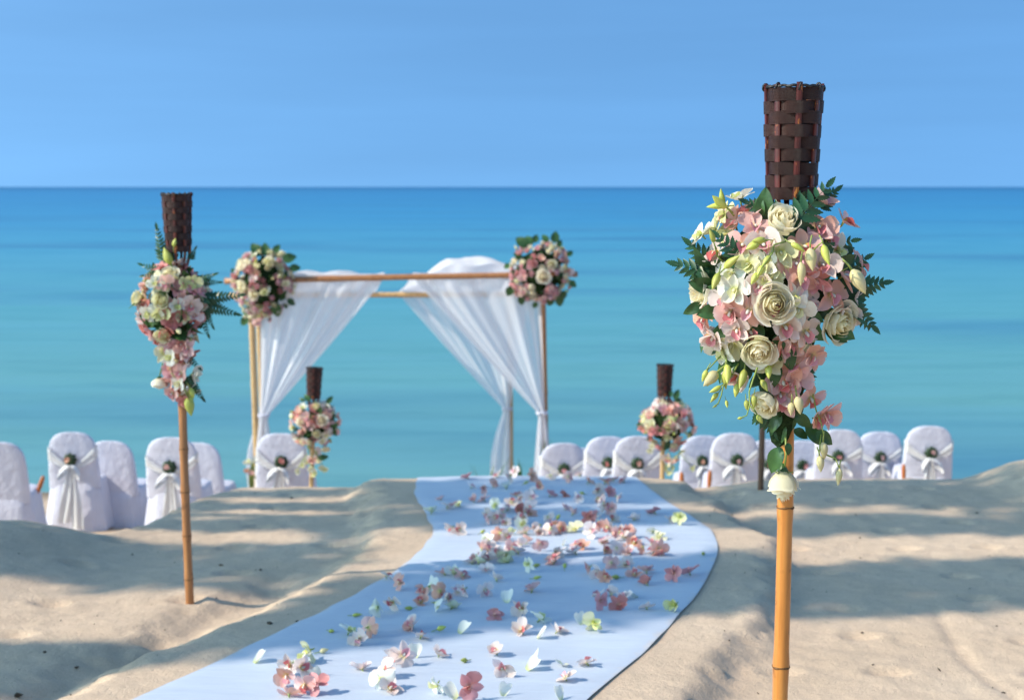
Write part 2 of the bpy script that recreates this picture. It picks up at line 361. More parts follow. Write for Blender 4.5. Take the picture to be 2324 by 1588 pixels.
def sea_material():
    t = NT('sea_water'); oc = obj_coord(t); sx = t.n('SeparateXYZ'); t.l(oc, sx.inputs[0])
    # colour of the water goes with the depth of the bottom: sandy shallows, weed patches, open sea
    w0 = t.noise(oc, 0.02, 3, 0.5, (0.5, 1, 1)); 
    yy = t.n('Math', operation='MULTIPLY_ADD'); t.l(w0, yy.inputs[0]); yy.inputs[1].default_value = 10.0; t.l(sx.outputs[1], yy.inputs[2])
    y2 = t.n('Math', operation='SUBTRACT'); t.l(yy.outputs[0], y2.inputs[0]); y2.inputs[1].default_value = 5.0
    lg = t.n('Math', operation='LOGARITHM'); t.l(y2.outputs[0], lg.inputs[0]); lg.inputs[1].default_value = 10.0
    f = t.mrange(lg.outputs[0], 1.2, 3.4, 0, 1)
    c = t.ramp(f, [(0.0, (0.120, 0.280, 0.275)), (0.10, (0.105, 0.290, 0.295)), (0.20, (0.080, 0.285, 0.325)), (0.33, (0.048, 0.250, 0.370)),
                   (0.46, (0.024, 0.205, 0.385)), (0.62, (0.014, 0.175, 0.375)), (0.8, (0.010, 0.155, 0.36)), (0.9, (0.006, 0.125, 0.31)), (1.0, (0.003, 0.09, 0.25))])
    pt = t.noise(oc, 0.075, 3, 0.5, (0.30, 1.0, 1)); c = t.mix(t.mrange(pt, 0.50, 0.66, 0, 0.6), c, (0.020, 0.125, 0.26))
    p3 = t.noise(oc, 0.35, 3, 0.5, (0.16, 1.0, 1)); c = t.mix(t.mrange(p3, 0.42, 0.72, 0, 0.20), c, (0.10, 0.32, 0.42))
    rp = t.noise(oc, 1.1, 4, 0.6, (0.22, 1.0, 1)); c = t.mix(t.mrange(rp, 0.40, 0.68, 0, 0.20), c, (0.13, 0.33, 0.42)); c = t.mix(t.mrange(rp, 0.5, 0.30, 0, 0.22), c, (0.03, 0.15, 0.24))  # light and dark sides of ripples, painted into the water colour
    wa = t.noise(oc, 1.3, 5, 0.62, (0.32, 1.0, 1)); wb = t.noise(oc, 6.0, 3, 0.6, (0.4, 1, 1))
    n1 = t.bump(wa, 0.25, 0.10)
    b = t.n('Bump'); b.inputs['Strength'].default_value = 0.22; b.inputs['Distance'].default_value = 0.02; t.l(wb, b.inputs['Height']); t.l(n1, b.inputs['Normal'])
    fo = t.noise(oc, 1.6, 4, 0.6, (0.5, 1, 1))
    y3 = t.n('Math', operation='MULTIPLY_ADD'); t.l(fo, y3.inputs[0]); y3.inputs[1].default_value = -1.2; t.l(sx.outputs[1], y3.inputs[2])
    foam = t.mrange(y3.outputs[0], 16.75, 16.45, 0, 0.5); c = t.mix(foam, c, (0.75, 0.78, 0.78))
    p = t.principled(c, 0.38, 0.13, b.outputs[0]); p.inputs['IOR'].default_value = 1.33
    return t.done(p.outputs[0])
M['sea'] = sea_material()
# ---------------------------------------------------------------- the beach
CX = [(2.0, -1.75), (3.2, -1.05), (4.54, -0.49), (5.32, -0.18), (6.13, 0.08), (6.77, 0.235), (7.47, 0.325), (7.95, 0.27), (8.6, 0.17), (9.54, 0.08), (11.0, -0.02)]
def cx(Y): return smooth_interp(CX, Y)
LOW = [(7.0, 1.05), (10.0, 0.82), (12.0, 0.70), (13.2, 0.56), (14.3, 0.35), (15.0, 0.27), (16.5, 0.10), (17.3, 0.0), (20.0, -0.5), (30.0, -1.6), (70.0, -6.0)]
def nz(x, y, s, seed=0.0): return noise.noise(Vector((x * s + seed, y * s - seed * 1.7, seed * 0.37)))
def ground(x, Y, fine=True):
    shelf = CAMZ - 1.4235 - 0.0565 * Y - 0.07
    dx = x - cx(Y); a = abs(dx)
    rag = 0.09 * nz(x, Y, 2.3, 3.1) + 0.05 * nz(x, Y, 7.0, 9.0) + 0.035 * nz(x, Y, 17.0, 11.0)
    if dx > 0: shelf += 0.07 * (1 - sstep(0.98 + rag, 1.12 + rag, a))                       # path bank with a ragged foot
    else:
        shelf += 0.07 * (1 - sstep(0.98 + rag, 1.20 + rag, a))
        shelf -= 0.055 * math.exp(-((a - 1.34 - rag) / 0.12) ** 2) * (1 - sstep(6.3, 7.0, Y))   # trodden ditch beside it
    # mounds at the two sides
    shelf += 0.17 * sstep(-1.85, -2.75, x) * math.exp(-((Y - 7.0) / 1.0) ** 2)
    shelf += 0.07 * sstep(1.1, 1.8, x) * math.exp(-((Y - 9.2) / 1.1) ** 2)
    shelf += 0.16 * sstep(3.0, 3.6, x) * math.exp(-((Y - 9.3) / 1.6) ** 2)
    shelf += 0.010 * nz(x, Y, 0.9, 1.0) * sstep(0.8, 1.4, a)
    if fine:
        k = sstep(0.80, 1.0, a)
        if k > 0:
            shelf += k * (0.005 * nz(x, Y, 3.1, 4.0) + 0.006 * nz(x, Y, 8.5, 5.0) + 0.0042 * nz(x, Y, 19.0, 6.0))
            # footprints and scuffs
            fp = noise.cell_vector(Vector((x * 1.7, Y * 1.7, 0.5)))
            ux, uy = (x * 1.7) % 1.0 - (0.3 + 0.4 * fp.x), (Y * 1.7) % 1.0 - (0.3 + 0.4 * fp.y)
            d2 = ((ux / 0.15) ** 2 + (uy / 0.11) ** 2) * 1.2
            if fp.z > 0.0: shelf += k * (-0.020 * math.exp(-d2 * d2) + 0.006 * math.exp(-(d2 - 1.7) ** 2))
            # a dragged line on the flat sand at the side
            shelf -= 0.012 * math.exp(-((x - 1.78 - 0.10 * math.sin(Y * 2.2) - 0.05 * (6.0 - Y)) / 0.022) ** 2) * (1 - sstep(5.9, 6.3, Y))
    yc = 7.55 + (9.42 - 7.55) * sstep(-2.22, -1.88, x + 0.12 * nz(x, Y, 1.3, 8.0)) + 0.12 * nz(x, 0, 1.2, 2.0)
    low = interp(LOW, Y) + 0.03 * nz(x, Y, 0.8, 12.0)
    k = sstep(yc, yc + 2.1 - 0.5 * sstep(-1.9, -2.3, x), Y)
    return shelf + (low - shelf) * k
def axis(parts):
    out = []
    for a, b, st in parts:
        n = max(1, int(round((b - a) / st)))
        out += [a + (b - a) * i / n for i in range(n)]
    return out + [parts[-1][1]]
xs = axis([(-90, -30, 12), (-30, -8, 2), (-8, -3.4, 0.25), (-3.4, 3.4, 0.028), (3.4, 8, 0.25), (8, 30, 2), (30, 90, 12)])
ys = axis([(-60, -10, 10), (-10, 3.6, 0.8), (3.6, 10.2, 0.028), (10.2, 18, 0.15), (18, 30, 1.5), (30, 70, 10)])
sb = MB(); nx = len(xs)
for Y in ys:
    for x in xs: sb.v.append((x, Y, ground(x, Y)))
for j in range(len(ys) - 1):
    for i in range(nx - 1):
        sb.f.append((j*nx+i, j*nx+i+1, (j+1)*nx+i+1, (j+1)*nx+i))
me = bpy.data.meshes.new('sand_beach'); me.from_pydata(sb.v, [], sb.f); me.materials.append(M['sand'])
me.polygons.foreach_set('use_smooth', [True] * len(sb.f))
tag(link('sand_beach', me), kind='structure')

# ---------------------------------------------------------------- the sea
wb = MB(); yss = axis([(14, 60, 0.5), (60, 200, 20), (200, 2000, 300), (2000, 30000, 7000)]); xss = axis([(-20000, -2000, 6000), (-2000, -60, 640), (-60, 60, 1.0), (60, 2000, 640), (2000, 20000, 6000)])
for Y in yss:
    for x in xss:
        h = 0.0
        if Y < 60 and abs(x) < 60: h = 0.022 * noise.noise(Vector((x * 0.16, Y * 0.75, 0))) * (1 - sstep(40, 60, Y))
        wb.v.append((x, Y, h))
nx = len(xss)
for j in range(len(yss) - 1):
    for i in range(nx - 1): wb.f.append((j*nx+i, j*nx+i+1, (j+1)*nx+i+1, (j+1)*nx+i))
me = bpy.data.meshes.new('sea'); me.from_pydata(wb.v, [], wb.f); me.materials.append(M['sea'])
me.polygons.foreach_set('use_smooth', [True] * len(wb.f))
tag(link('sea', me), kind='structure')

# ---------------------------------------------------------------- shade trees beside the beach (left of the picture)
def leaf_mb(L=0.16, W=0.055, fold=0.25, droop=0.2, n=4):
    mb = MB()
    def fn(i, j):
        s = i * 2 - 1; w = W * math.sin(math.pi * (0.06 + 0.94 * j) ** 0.8) ** 0.8 if j < 0.999 else 0.0
        return (s * w, L * j, fold * abs(s) * w - droop * L * j * j)
    mb.grid(fn, 2, n); return mb
TL = leaf_mb(0.17, 0.052)
def shade_tree(trunk, bands, label, seed):
    rnd = random.Random(seed); tx, ty = trunk; gz = ground(tx, ty, False)
    root = thing('shade_tree', (tx, ty, gz), label, 'tree', 'trees shading the aisle')
    crown = MB(); limbs = []
    sh = Vector((-LDIR.x / -LDIR.z, -LDIR.y / -LDIR.z))      # towards the sun, per metre of height
    for (x0, y0, x1, y1, hw, n, hmin, hmax) in bands:
        pts = []
        for i in range(n):
            t = rnd.random(); w = hw * max(-1, min(1, rnd.gauss(0, 0.62)))
            X, Y = x0 + (x1 - x0) * t, y0 + (y1 - y0) * t + w
            h = rnd.uniform(hmin, hmax)
            p = Vector((X + sh.x * h, Y + sh.y * h, ground(X, Y, False) + h)) - Vector((tx, ty, gz))
            Mx = Matrix.Translation(p) @ Euler((rnd.uniform(-0.9, 0.5), rnd.uniform(-0.6, 0.6), rnd.uniform(0, 6.28))).to_matrix().to_4x4() @ Matrix.Scale(rnd.uniform(0.8, 1.5), 4)
            crown.add(TL, Mx); pts.append(p)
        c = sum(pts, Vector()) / len(pts); limbs.append((c, pts))
    hs = min(p.z for c, ps in limbs for p in ps) + 0.4
    tb = MB(); tb.tube([(0, 0, -0.2), (0.08, 0.03, 1.5), (-0.08, 0.05, 3.4), (0.0, 0.0, hs)], [0.30, 0.22, 0.19, 0.15], 10)
    link('trunk', tb.mesh('trunk', M['bark']), root)
    for c, pts in limbs:
        lb = MB(); a = Vector((0, 0, hs - 0.15))
        lb.tube([a, a.lerp(c, 0.5) + Vector((0, 0, 0.3)), c], [0.09, 0.06, 0.03], 6)
        for q in rnd.sample(pts, min(14, len(pts))): lb.tube([a.lerp(c, rnd.uniform(0.4, 1.0)), q], [0.022, 0.006], 4)
        link('limb', lb.mesh('limb', M['bark']), root)
    tag(link('crown', crown.mesh('crown', M['treeleaf'], False), root), kind='stuff')
    return root
# bands: the strip of ground that a bough shades (x0, y0 -> x1, y1, half width), leaves, height range
shade_tree((-12.2, 4.2), [(-4.2, 6.95, -0.75, 7.02, 0.48, 900, 7.2, 9.4)], 'shade tree whose boughs darken the sand left of the torch', 1)
shade_tree((-11.2, 2.4), [(-3.2, 4.80, -0.5, 5.50, 0.27, 460, 7.0, 8.6), (-0.8, 5.75, 0.9, 6.25, 0.48, 860, 7.0, 9.0), (0.7, 6.35, 3.4, 6.75, 0.46, 900, 7.0, 9.0)],
           'broad shade tree whose boughs darken the middle of the aisle', 2)
shade_tree((-11.8, 6.0), [(-0.9, 7.85, 3.3, 8.05, 0.20, 620, 7.4, 9.6), (-0.9, 8.85, 3.4, 8.95, 0.40, 1300, 7.4, 9.6), (-2.3, 8.05, -0.7, 8.12, 0.10, 170, 7.4, 9.2), (-2.3, 8.72, -0.6, 8.76, 0.05, 130, 7.4, 9.2), (-2.3, 9.25, -0.8, 9.25, 0.08, 150, 7.4, 9.2), (3.0, 8.6, 5.2, 9.2, 0.8, 600, 7.4, 9.6)],
           'shade tree whose boughs darken the far end of the aisle', 3)

# ---------------------------------------------------------------- aisle runner
rb = MB(); NR = 44; RY = axis([(3.3, 10.6, 0.045)])
RUNW = 0.75
def runner_top(x, Y): return ground(x, Y, False) + 0.007
for Y in RY:
    c = cx(Y); el = 0.025 * nz(0, Y, 1.3, 20.0) + 0.012 * nz(0, Y, 5, 21.0); er = 0.025 * nz(0, Y, 1.2, 30.0)
    for i in range(NR + 1):
        s = i / NR * 2 - 1; x = c + s * RUNW + (el if s < 0 else er) * abs(s) ** 3
        ed = 1 - abs(s); z = runner_top(x, Y) + 0.005 * abs(nz(x, Y, 2.4, 15.0)) + 0.008 * abs(nz(x * 0.4 + 0.3 * Y, Y, 3.6, 17.0))
        if ed < 0.05: z -= 0.0035 * (1 - ed / 0.05)       # rolled hem
        rb.v.append((x, Y, z))
for j in range(len(RY) - 1):
    for i in range(NR):
        a = j * (NR + 1) + i; rb.face((a, a + 1, a + NR + 2, a + NR + 1), [(i/NR, j/50), ((i+1)/NR, j/50), ((i+1)/NR, (j+1)/50), (i/NR, (j+1)/50)])
runner = link('aisle_runner', rb.mesh('aisle_runner', M['runner']))
tag(runner, 'pale blue-white fabric runner laid along the sandy aisle', 'carpet')

# ---------------------------------------------------------------- bamboo torches
B_H, B_R0, B_R1, NB = 0.245, 0.0525, 0.0635, 9
def basket_r(h): return B_R0 + (B_R1 - B_R0) * h / B_H          # h from the basket's foot
def make_band(k):
    rnd = random.Random(100 + k); hh = B_H / NB; h0 = k * hh + 0.001 + rnd.uniform(-0.0015, 0.0015); h1 = h0 + hh * rnd.uniform(0.98, 1.05)
    sg = 1 if k % 2 else -1; tilt = rnd.uniform(-0.0022, 0.0022); mb = MB(); amp = 0.0038
    def rr(a, h): return basket_r(h) + sg * amp * math.cos(4 * a) + 0.0014 + 0.0008 * math.sin(3 * a + k)
    def outer(i, j):
        a = i * 2 * math.pi; h = h0 + (h1 - h0) * j + tilt * math.sin(a + k); r = rr(a, h)
        return (r * math.cos(a), r * math.sin(a), h)
    def inner(i, j):
        a = i * 2 * math.pi; h = h0 + (h1 - h0) * j + tilt * math.sin(a + k); r = rr(a, h) - 0.0026
        return (r * math.cos(a), r * math.sin(a), h)
    mb.grid(outer, 72, 3, True); mb.grid(inner, 72, 3, True, True)
    for e, fl in ((0, False), (1, True)):                      # the thin cut edges keep their own corners
        mb.grid(lambda i, j: outer(i, e) if j < 0.5 else inner(i, e), 72, 1, True, not fl)
    return mb.mesh('woven_band', M['wicker'])
BANDS = [make_band(k) for k in range(NB)]
def make_stake(i):
    a = -math.pi / 2 + i * math.pi / 4; rnd = random.Random(i); mb = MB(); top = B_H + rnd.uniform(0.006, 0.013)
    prof = [(-0.17, 0.017, 0.005), (-0.08, 0.034, 0.005), (-0.02, 0.049, 0.0055)] + [(B_H * j / 5, basket_r(B_H * j / 5), 0.0065) for j in range(6)] + [(top, basket_r(top), 0.0066)]
    for h, r, w in prof:
        for (dr, dw) in ((0.002, -1), (0.0034, -0.4), (0.0034, 0.4), (0.002, 1), (-0.002, 1), (-0.002, -1)):
            rad = r + dr; off = w * dw
            mb.v.append((rad * math.cos(a) - off * math.sin(a), rad * math.sin(a) + off * math.cos(a), h))
    n = 6
    for j in range(len(prof) - 1):
        for k in range(n): mb.face([j*n+k, j*n+(k+1) % n, (j+1)*n+(k+1) % n, (j+1)*n+k])
    mb.face([(len(prof)-1)*n + k for k in range(n)])
    return mb.mesh('stake', M['stake'], False)
STAKES = [make_stake(i) for i in range(8)]
def make_rim():
    mb = MB(); pts = []; N = 96
    for i in range(N + 1):
        a = 2 * math.pi * i / N; r = basket_r(B_H) + 0.0015 * math.sin(13 * a); pts.append((r * math.cos(a), r * math.sin(a), B_H + 0.004 + 0.0012 * math.sin(17 * a)))
    mb.tube(pts, 0.0036, 6, False)
    for i in range(8):
        a = -math.pi / 2 + i * math.pi / 4; c = Vector((math.cos(a), math.sin(a), 0)); tn = Vector((-math.sin(a), math.cos(a), 0)); r = basket_r(B_H)
        ring = [c * (r + 0.006 * math.cos(q)) + tn * 0.006 * math.sin(q) * 0.4 + Vector((0, 0, B_H + 0.003 + 0.008 * math.sin(q))) for q in [k * math.pi / 5 for k in range(11)]]
        mb.tube(ring, 0.0026, 5, False)
    mb.tube([c * (r + 0.004), c * (r + 0.007) + tn * 0.012 + Vector((0, 0, 0.012)) + Vector((0, 0, B_H - 0.005))][:0] or [(r, 0, B_H), (r + 0.006, 0.004, B_H + 0.004)], 0.0015, 4)
    return mb.mesh('wire_rim', M['rim'])
RIM = make_rim()
def make_cup():
    mb = MB(); mb.lathe([(0.0, 0.03), (0.035, 0.03), (0.037, 0.035), (0.041, B_H - 0.05), (0.038, B_H - 0.05), (0.036, B_H - 0.06), (0.0, B_H - 0.06)], 20)
    return mb.mesh('oil_cup', M['rim'])
CUP = make_cup()
def make_pole(L, nodes, r0, r1, bow, mat):
    mb = MB(); n = max(10, int(L / 0.03)); pts, rad = [], []
    for i in range(n + 1):
        z = L * i / n; r = r0 + (r1 - r0) * i / n
        for q in nodes: r += 0.0026 * math.exp(-((z - q) / 0.020) ** 2)
        pts.append((bow * math.sin(math.pi * i / n), 0.4 * bow * math.sin(2.2 * math.pi * i / n), z)); rad.append(r)
    mb.tube(pts, rad, 18); return mb.mesh('pole', mat), pts
def torch(top, foot, label, nodes_gap=0.3, first=0.1, r0=0.0185, r1=0.0160, mat='bamboo', bury=0.25, bow=0.004, group='bamboo torches beside the aisle'):
    """top: centre of the basket's rim, foot: where the pole leaves the sand"""
    top, foot = Vector(top), Vector(foot); ax = (top - foot).normalized(); q = Vector((0, 0, 1)).rotation_difference(ax).to_matrix().to_4x4()
    root = bpy.data.objects.new('bamboo_torch', None); COL.objects.link(root); root.empty_display_size = 0.05
    root.matrix_basis = Matrix.Translation(foot) @ q
    tag(root, label, 'torch', group)
    Lf = (top - foot).length - B_H; L = Lf - 0.06 + bury
    nodes = []; z = bury + first
    while z < L: nodes.append(z); z += nodes_gap * random.uniform(0.97, 1.03)
    pm, pts = make_pole(L, nodes, r0, r1, bow, M[mat])
    pole = link('pole', pm, root, Matrix.Translation((0, 0, -bury)))
    for zq in nodes:
        i = zq / L; r = r0 + (r1 - r0) * i + 0.0024; cb = min(len(pts) - 1, int(round(zq / L * (len(pts) - 1)))); nb = MB()
        rnd = random.Random(zq)
        def fn(a, b): 
            an = a * 2 * math.pi; w = (0.0022 + 0.001 * math.sin(5 * an + zq * 9)); k = b * 2 - 1
            return (pts[cb][0] + (r + 0.0010 * (1 - k * k)) * math.cos(an), pts[cb][1] + (r + 0.0010 * (1 - k * k)) * math.sin(an), zq + k * w + 0.001 * math.sin(3 * an))
        nb.grid(fn, 22, 4, True); link('node_ring', nb.mesh('node_ring', M['node']), pole)
    bk = link('basket', CUP, root, Matrix.Translation((0, 0, Lf)) @ Matrix.Rotation(math.atan2(foot.x, foot.y) * -1 * 0.0, 4, 'Z'))
    for m in BANDS: link('woven_band', m, bk)
    for m in STAKES: link('stake', m, bk)
    link('wire_rim', RIM, bk)
    return root
def on_ground(u, v, fine=True):
    r = ray(u, v); t = 2.0
    for i in range(4000):
        p = Vector((0, 0, CAMZ)) + r * t
        if p.z <= ground(p.x, p.y, False): return p
        t += 0.004
    return p
# near torch at the picture's right
T1 = at_depth(1800, 203, 3.19); f1x = at_y(1741, 1960, T1.y).x
T1b = at_y(1763, 1588, T1.y); T1f = T1 + (T1b - T1) * ((T1.z - ground(0.58, T1.y)) / (T1.z - T1b.z))
torch1 = torch(T1, T1f, 'tall bamboo torch with dark woven basket standing closest, right of the runner', 0.39, 0.165, 0.0192, 0.0165, 'bamboo', bow=0.006)
T2f = on_ground(431, 1362); T2 = at_y(399, 443, T2f.y)
torch2 = torch(T2, T2f, 'bamboo torch with shaded dark basket on lit sand left of the runner', 0.20, 0.10, 0.0190, 0.0180, 'bamboob', bow=-0.008)
def low_torch(u, v, D, lx, label, mat, hgt=None):
    t = at_depth(u, v, D); f = Vector((t.x + lx, t.y, 0)); f.z = ground(f.x, f.y)
    return torch(t, f, label, 0.26, 0.12, 0.0195, 0.0175, mat, bow=0.003), t
torch3, T3 = low_torch(712, 836, 11.6, -0.07, 'far bamboo torch standing in front of the chair beside the arch', 'bambooy')
torch4, T4 = low_torch(1508, 829, 11.4, -0.03, 'far bamboo torch standing among the chair row right of the arch', 'bambooy')
T5f = on_ground(1724, 1111); T5 = at_y(1737, 497, T5f.y)
torch5 = torch(T5, T5f, 'brown bamboo torch on the shelf, mostly hidden behind the closest bouquet', 0.33, 0.2, 0.0200, 0.0185, 'bamboor', bow=0.004)
# ---------------------------------------------------------------- flowers
def petal_mb(L, W, prof, bend=0.3, cup=0.25, ruffle=0.0, seed=0, nu=4, nv=6, notch=0.0):
    """a petal growing along +Y from the origin, its face towards +Z; bend>0 curls the tip up"""
    mb = MB(); rnd = random.Random(seed); ph = rnd.uniform(0, 6.28); sk = rnd.uniform(-0.08, 0.08)
    def fn(i, j):
        s = i * 2 - 1; w = W * interp(prof, j)
        a = bend * j; y = L * (math.sin(a) / bend if abs(bend) > 1e-3 else j); z = L * ((1 - math.cos(a)) / bend if abs(bend) > 1e-3 else 0)
        y -= notch * L * (1 - abs(s)) * j ** 6 - 0.06 * L * s * s * j
        z += cup * w * s * s + ruffle * math.sin(3.1 * s + ph + 2 * j) * j + 0.4 * ruffle * math.sin(9 * s + ph) * j
        return (s * w + sk * L * j * j, y, z)
    mb.grid(fn, nu, nv); return mb
P_ROUND = [(0, 0.16), (0.15, 0.42), (0.35, 0.80), (0.55, 1.0), (0.72, 0.98), (0.86, 0.76), (0.95, 0.44), (1, 0.12)]
P_SEPAL = [(0, 0.45), (0.2, 0.78), (0.4, 1.0), (0.6, 0.92), (0.8, 0.6), (0.92, 0.28), (1, 0.03)]
P_LIP = [(0, 0.35), (0.25, 0.8), (0.45, 0.75), (0.65, 1.0), (0.85, 0.9), (1, 0.35)]
# orchid: face towards +Z, radius about 38 mm
SLOTS = [('sepal', 90, 0.037, 0.0120), ('petal', 22, 0.038, 0.0190), ('petal', 158, 0.038, 0.0190), ('sepal', 225, 0.035, 0.0125), ('sepal', 315, 0.035, 0.0125)]
def orchid_petal_mb(kind, L, W, seed):
    r = random.Random(seed)
    if kind == 'petal': return petal_mb(L * r.uniform(0.92, 1.1), W * r.uniform(0.9, 1.12), P_ROUND, r.uniform(-0.5, 0.5), r.uniform(-0.1, 0.35), 0.0018, seed)
    return petal_mb(L * r.uniform(0.92, 1.1), W * r.uniform(0.9, 1.1), P_SEPAL, r.uniform(-0.7, 0.5), r.uniform(0.1, 0.5), 0.0008, seed)
def lip_mb(seed):
    r = random.Random(seed); mb = MB()
    mb.add(petal_mb(0.027, 0.0115, P_LIP, -0.9, 1.3, 0.0014, seed, 4, 6), Matrix.Rotation(math.pi, 4, 'Z') @ Matrix.Rotation(0.95, 4, 'X'))
    mb.mi = 1
    mb.tube([(0, 0.001, -0.002), (0, 0.0, 0.006), (0, -0.003, 0.012), (0, -0.006, 0.014)], [0.0040, 0.0040, 0.0034, 0.0016], 6)
    mb.mi = 2
    mb.tube([(0, 0, -0.001), (0, -0.003, -0.007), (0, -0.005, -0.013)], [0.003, 0.0024, 0.0016], 5)     # flower stalk
    return mb
COLS = {'pink': ('pink', 'lip', 'white'), 'pale': ('pale', 'lip', 'white'), 'deep': ('deep', 'deep', 'pink'), 'white': ('white', 'lipw', 'cream'), 'cream': ('cream', 'lipw', 'cream')}
NV = 5
PETALS, LIPS, ORCHID = {}, {}, {}
for cn, (pm, lm, cm) in COLS.items():
    for k in range(NV):
        for kind, L, W in (('petal', 0.038, 0.0190), ('sepal', 0.036, 0.0122)):
            PETALS[cn, kind, k] = orchid_petal_mb(kind, L, W, 31 * k + len(kind)).mesh('petal', M[pm])
        LIPS[cn, k] = lip_mb(k).mesh('orchid', [M[lm], M[cm], M['stem']])
def petal_M(ang, tilt, sc=1.0, roll=0.0):
    return Matrix.Rotation(R(ang - 90), 4, 'Z') @ Matrix.Translation((0, 0.0025, 0)) @ Matrix.Rotation(tilt, 4, 'X') @ Matrix.Rotation(roll, 4, 'Y') @ Matrix.Scale(sc, 4)
def orchid_merged(cn, seed):
    r = random.Random(seed); mb = MB(); op = r.choice([0.1, 0.35, 0.6, 0.9])
    for kind, ang, L, W in SLOTS:
        mb.add(orchid_petal_mb(kind, L, W, r.randrange(9999)), petal_M(ang + r.uniform(-9, 9), op + r.uniform(-0.2, 0.25), r.uniform(0.9, 1.08), r.uniform(-0.3, 0.3)), 0)
    l = lip_mb(seed)
    b = [1 + m for m in l.m]; l.m = b; mb.add(l)
    return mb.mesh('orchid_blossom', [M[COLS[cn][0]], M[COLS[cn][1]], M[COLS[cn][2]], M['stem']])
for cn in COLS:
    for k in range(6): ORCHID[cn, k] = orchid_merged(cn, 50 + k)
def put_orchid(cn, Mx, parent, name='orchid', rnd=random, opening=None):
    """an orchid as a part with each of its petals a sub-part"""
    o = link(name, LIPS[cn, rnd.randrange(NV)], parent, Mx)
    op = rnd.choice([0.0, 0.2, 0.4, 0.65]) if opening is None else opening
    for kind, ang, L, W in SLOTS:
        link('petal', PETALS[cn, kind, rnd.randrange(NV)], o, petal_M(ang + rnd.uniform(-10, 10), op + rnd.uniform(-0.25, 0.25), rnd.uniform(0.88, 1.1), rnd.uniform(-0.35, 0.35)))
    return o

def rose_petal_mb(k, n, seed, op, nu=7, nv=8):
    """petal k of n of a rose that looks along +Z: heart petals close over one another, outer ones open into a cup"""
    r = random.Random(seed * 100 + k); f = k / (n - 1); mb = MB()
    ph0 = k * 2.39996 + r.uniform(-0.2, 0.2)
    span = 1.15 - 0.35 * f + r.uniform(-0.06, 0.06)
    R1 = 0.0065 + (0.028 + 0.008 * op) * f ** 0.9; h = 0.050 - 0.010 * f - (0.004 + 0.012 * op) * max(0, f - 0.4) + r.uniform(-0.001, 0.001)
    close = 0.62 * (1 - sstep(0.0, 0.62, f)) + 0.10 * (1 - sstep(0.5, 0.85, f)) - (0.04 + 0.20 * op) * sstep(0.55, 1.0, f)
    roll = (0.001 + 0.006 * op) * sstep(0.45, 1.0, f) + r.uniform(0, 0.0012) * f
    q = r.uniform(0, 6.28)
    def fn(i, j):
        s = i * 2 - 1; t = j; sp = span * (0.45 + 0.55 * math.sin(math.pi * (0.08 + 0.50 * t)))
        tt = t * (1 - 0.09 * s * s - 0.10 * s ** 6)
        rad = R1 * math.sin(min(1, tt * 1.5 + 0.08) * math.pi / 2) ** 0.7 * (1 - close * sstep(0.30, 1.05, tt))
        e = max(0, tt - 0.82) / 0.18; rad += roll * e ** 1.5 + 0.0011 * f * math.sin(4 * s + q) * t * t + 0.0005 * math.sin(12 * s + q) * t ** 6 * f
        rad += 0.0017 * s * (0.3 + f)
        z = h * tt ** 0.92 - roll * 0.9 * e ** 2 + 0.0008 * math.sin(5 * s + q) * t
        a = ph0 + s * sp
        return (rad * math.cos(a), rad * math.sin(a), z - 0.020)
    mb.grid(fn, nu, nv); return mb
def make_rose(seed, op, n=21, outer=9):
    core = MB()
    for k in range(n - outer): core.add(rose_petal_mb(k, n, seed, op))
    core.mi = 1
    core.lathe([(0.0, -0.030), (0.006, -0.029), (0.012, -0.022), (0.016, -0.017), (0.0, -0.012)], 8)
    out = [rose_petal_mb(k, n, seed, op, 8, 10) for k in range(n - outer, n)]
    whole = MB(); whole.add(core)
    for o in out: whole.add(o, None, 2)
    return core, out, whole
ROSES = []
for sd, op in ((1, 0.45), (2, 0.15), (3, 0.7), (4, 0.0), (5, 0.35)):
    core, out, whole = make_rose(sd, op)
    ROSES.append((core.mesh('rose', [M['rosecore'], M['leaf']]), [o.mesh('petal', M['rose']) for o in out],
                  whole.mesh('rose', [M['rosecore'], M['leaf'], M['rose']]), whole.mesh('rose', [M['rosepink'], M['leaf'], M['rosepink']])))
def put_rose(k, Mx, parent, name='rose', split=True, pink=False):
    if not split: return link(name, ROSES[k][3 if pink else 2], parent, Mx)
    o = link(name, ROSES[k][0], parent, Mx)
    for m in ROSES[k][1]: link('petal', m, o)
    return o
def bud_mb(seed, L=0.030, W=0.0085):
    r = random.Random(seed); mb = MB(); prof = []
    cv = r.uniform(0.05, 0.35)
    N = 8; b0 = len(mb.v); S = 7
    for j in range(N + 1):
        t = j / N; rad = W * (math.sin(math.pi * (0.05 + 0.95 * t) ** 0.75) ** 0.9 if t < 1 else 0.0) * (1.0 if t > 0.08 else 0.6)
        for k in range(S):
            a = 2 * math.pi * k / S; rr = rad * (1 + 0.10 * math.cos(3 * a))
            mb.v.append((rr * math.cos(a) + cv * L * (t * t) * 0.6, rr * math.sin(a), L * t))
    for j in range(N):
        for k in range(S):
            mb.face([b0+j*S+k, b0+j*S+(k+1) % S, b0+(j+1)*S+(k+1) % S, b0+(j+1)*S+k])
    mb.mi = 1; mb.tube([(0, 0, 0.002), (-0.002, 0.001, -0.008), (-0.006, 0.002, -0.018)], [0.0017, 0.0014, 0.0012], 5)
    return mb
BUDS = {(c, k): bud_mb(k, 0.030 + 0.004 * (k % 3), 0.0075 + 0.0008 * (k % 2)).mesh('orchid_bud', [M[c], M['stem']]) for c in ('bud', 'budp') for k in range(4)}
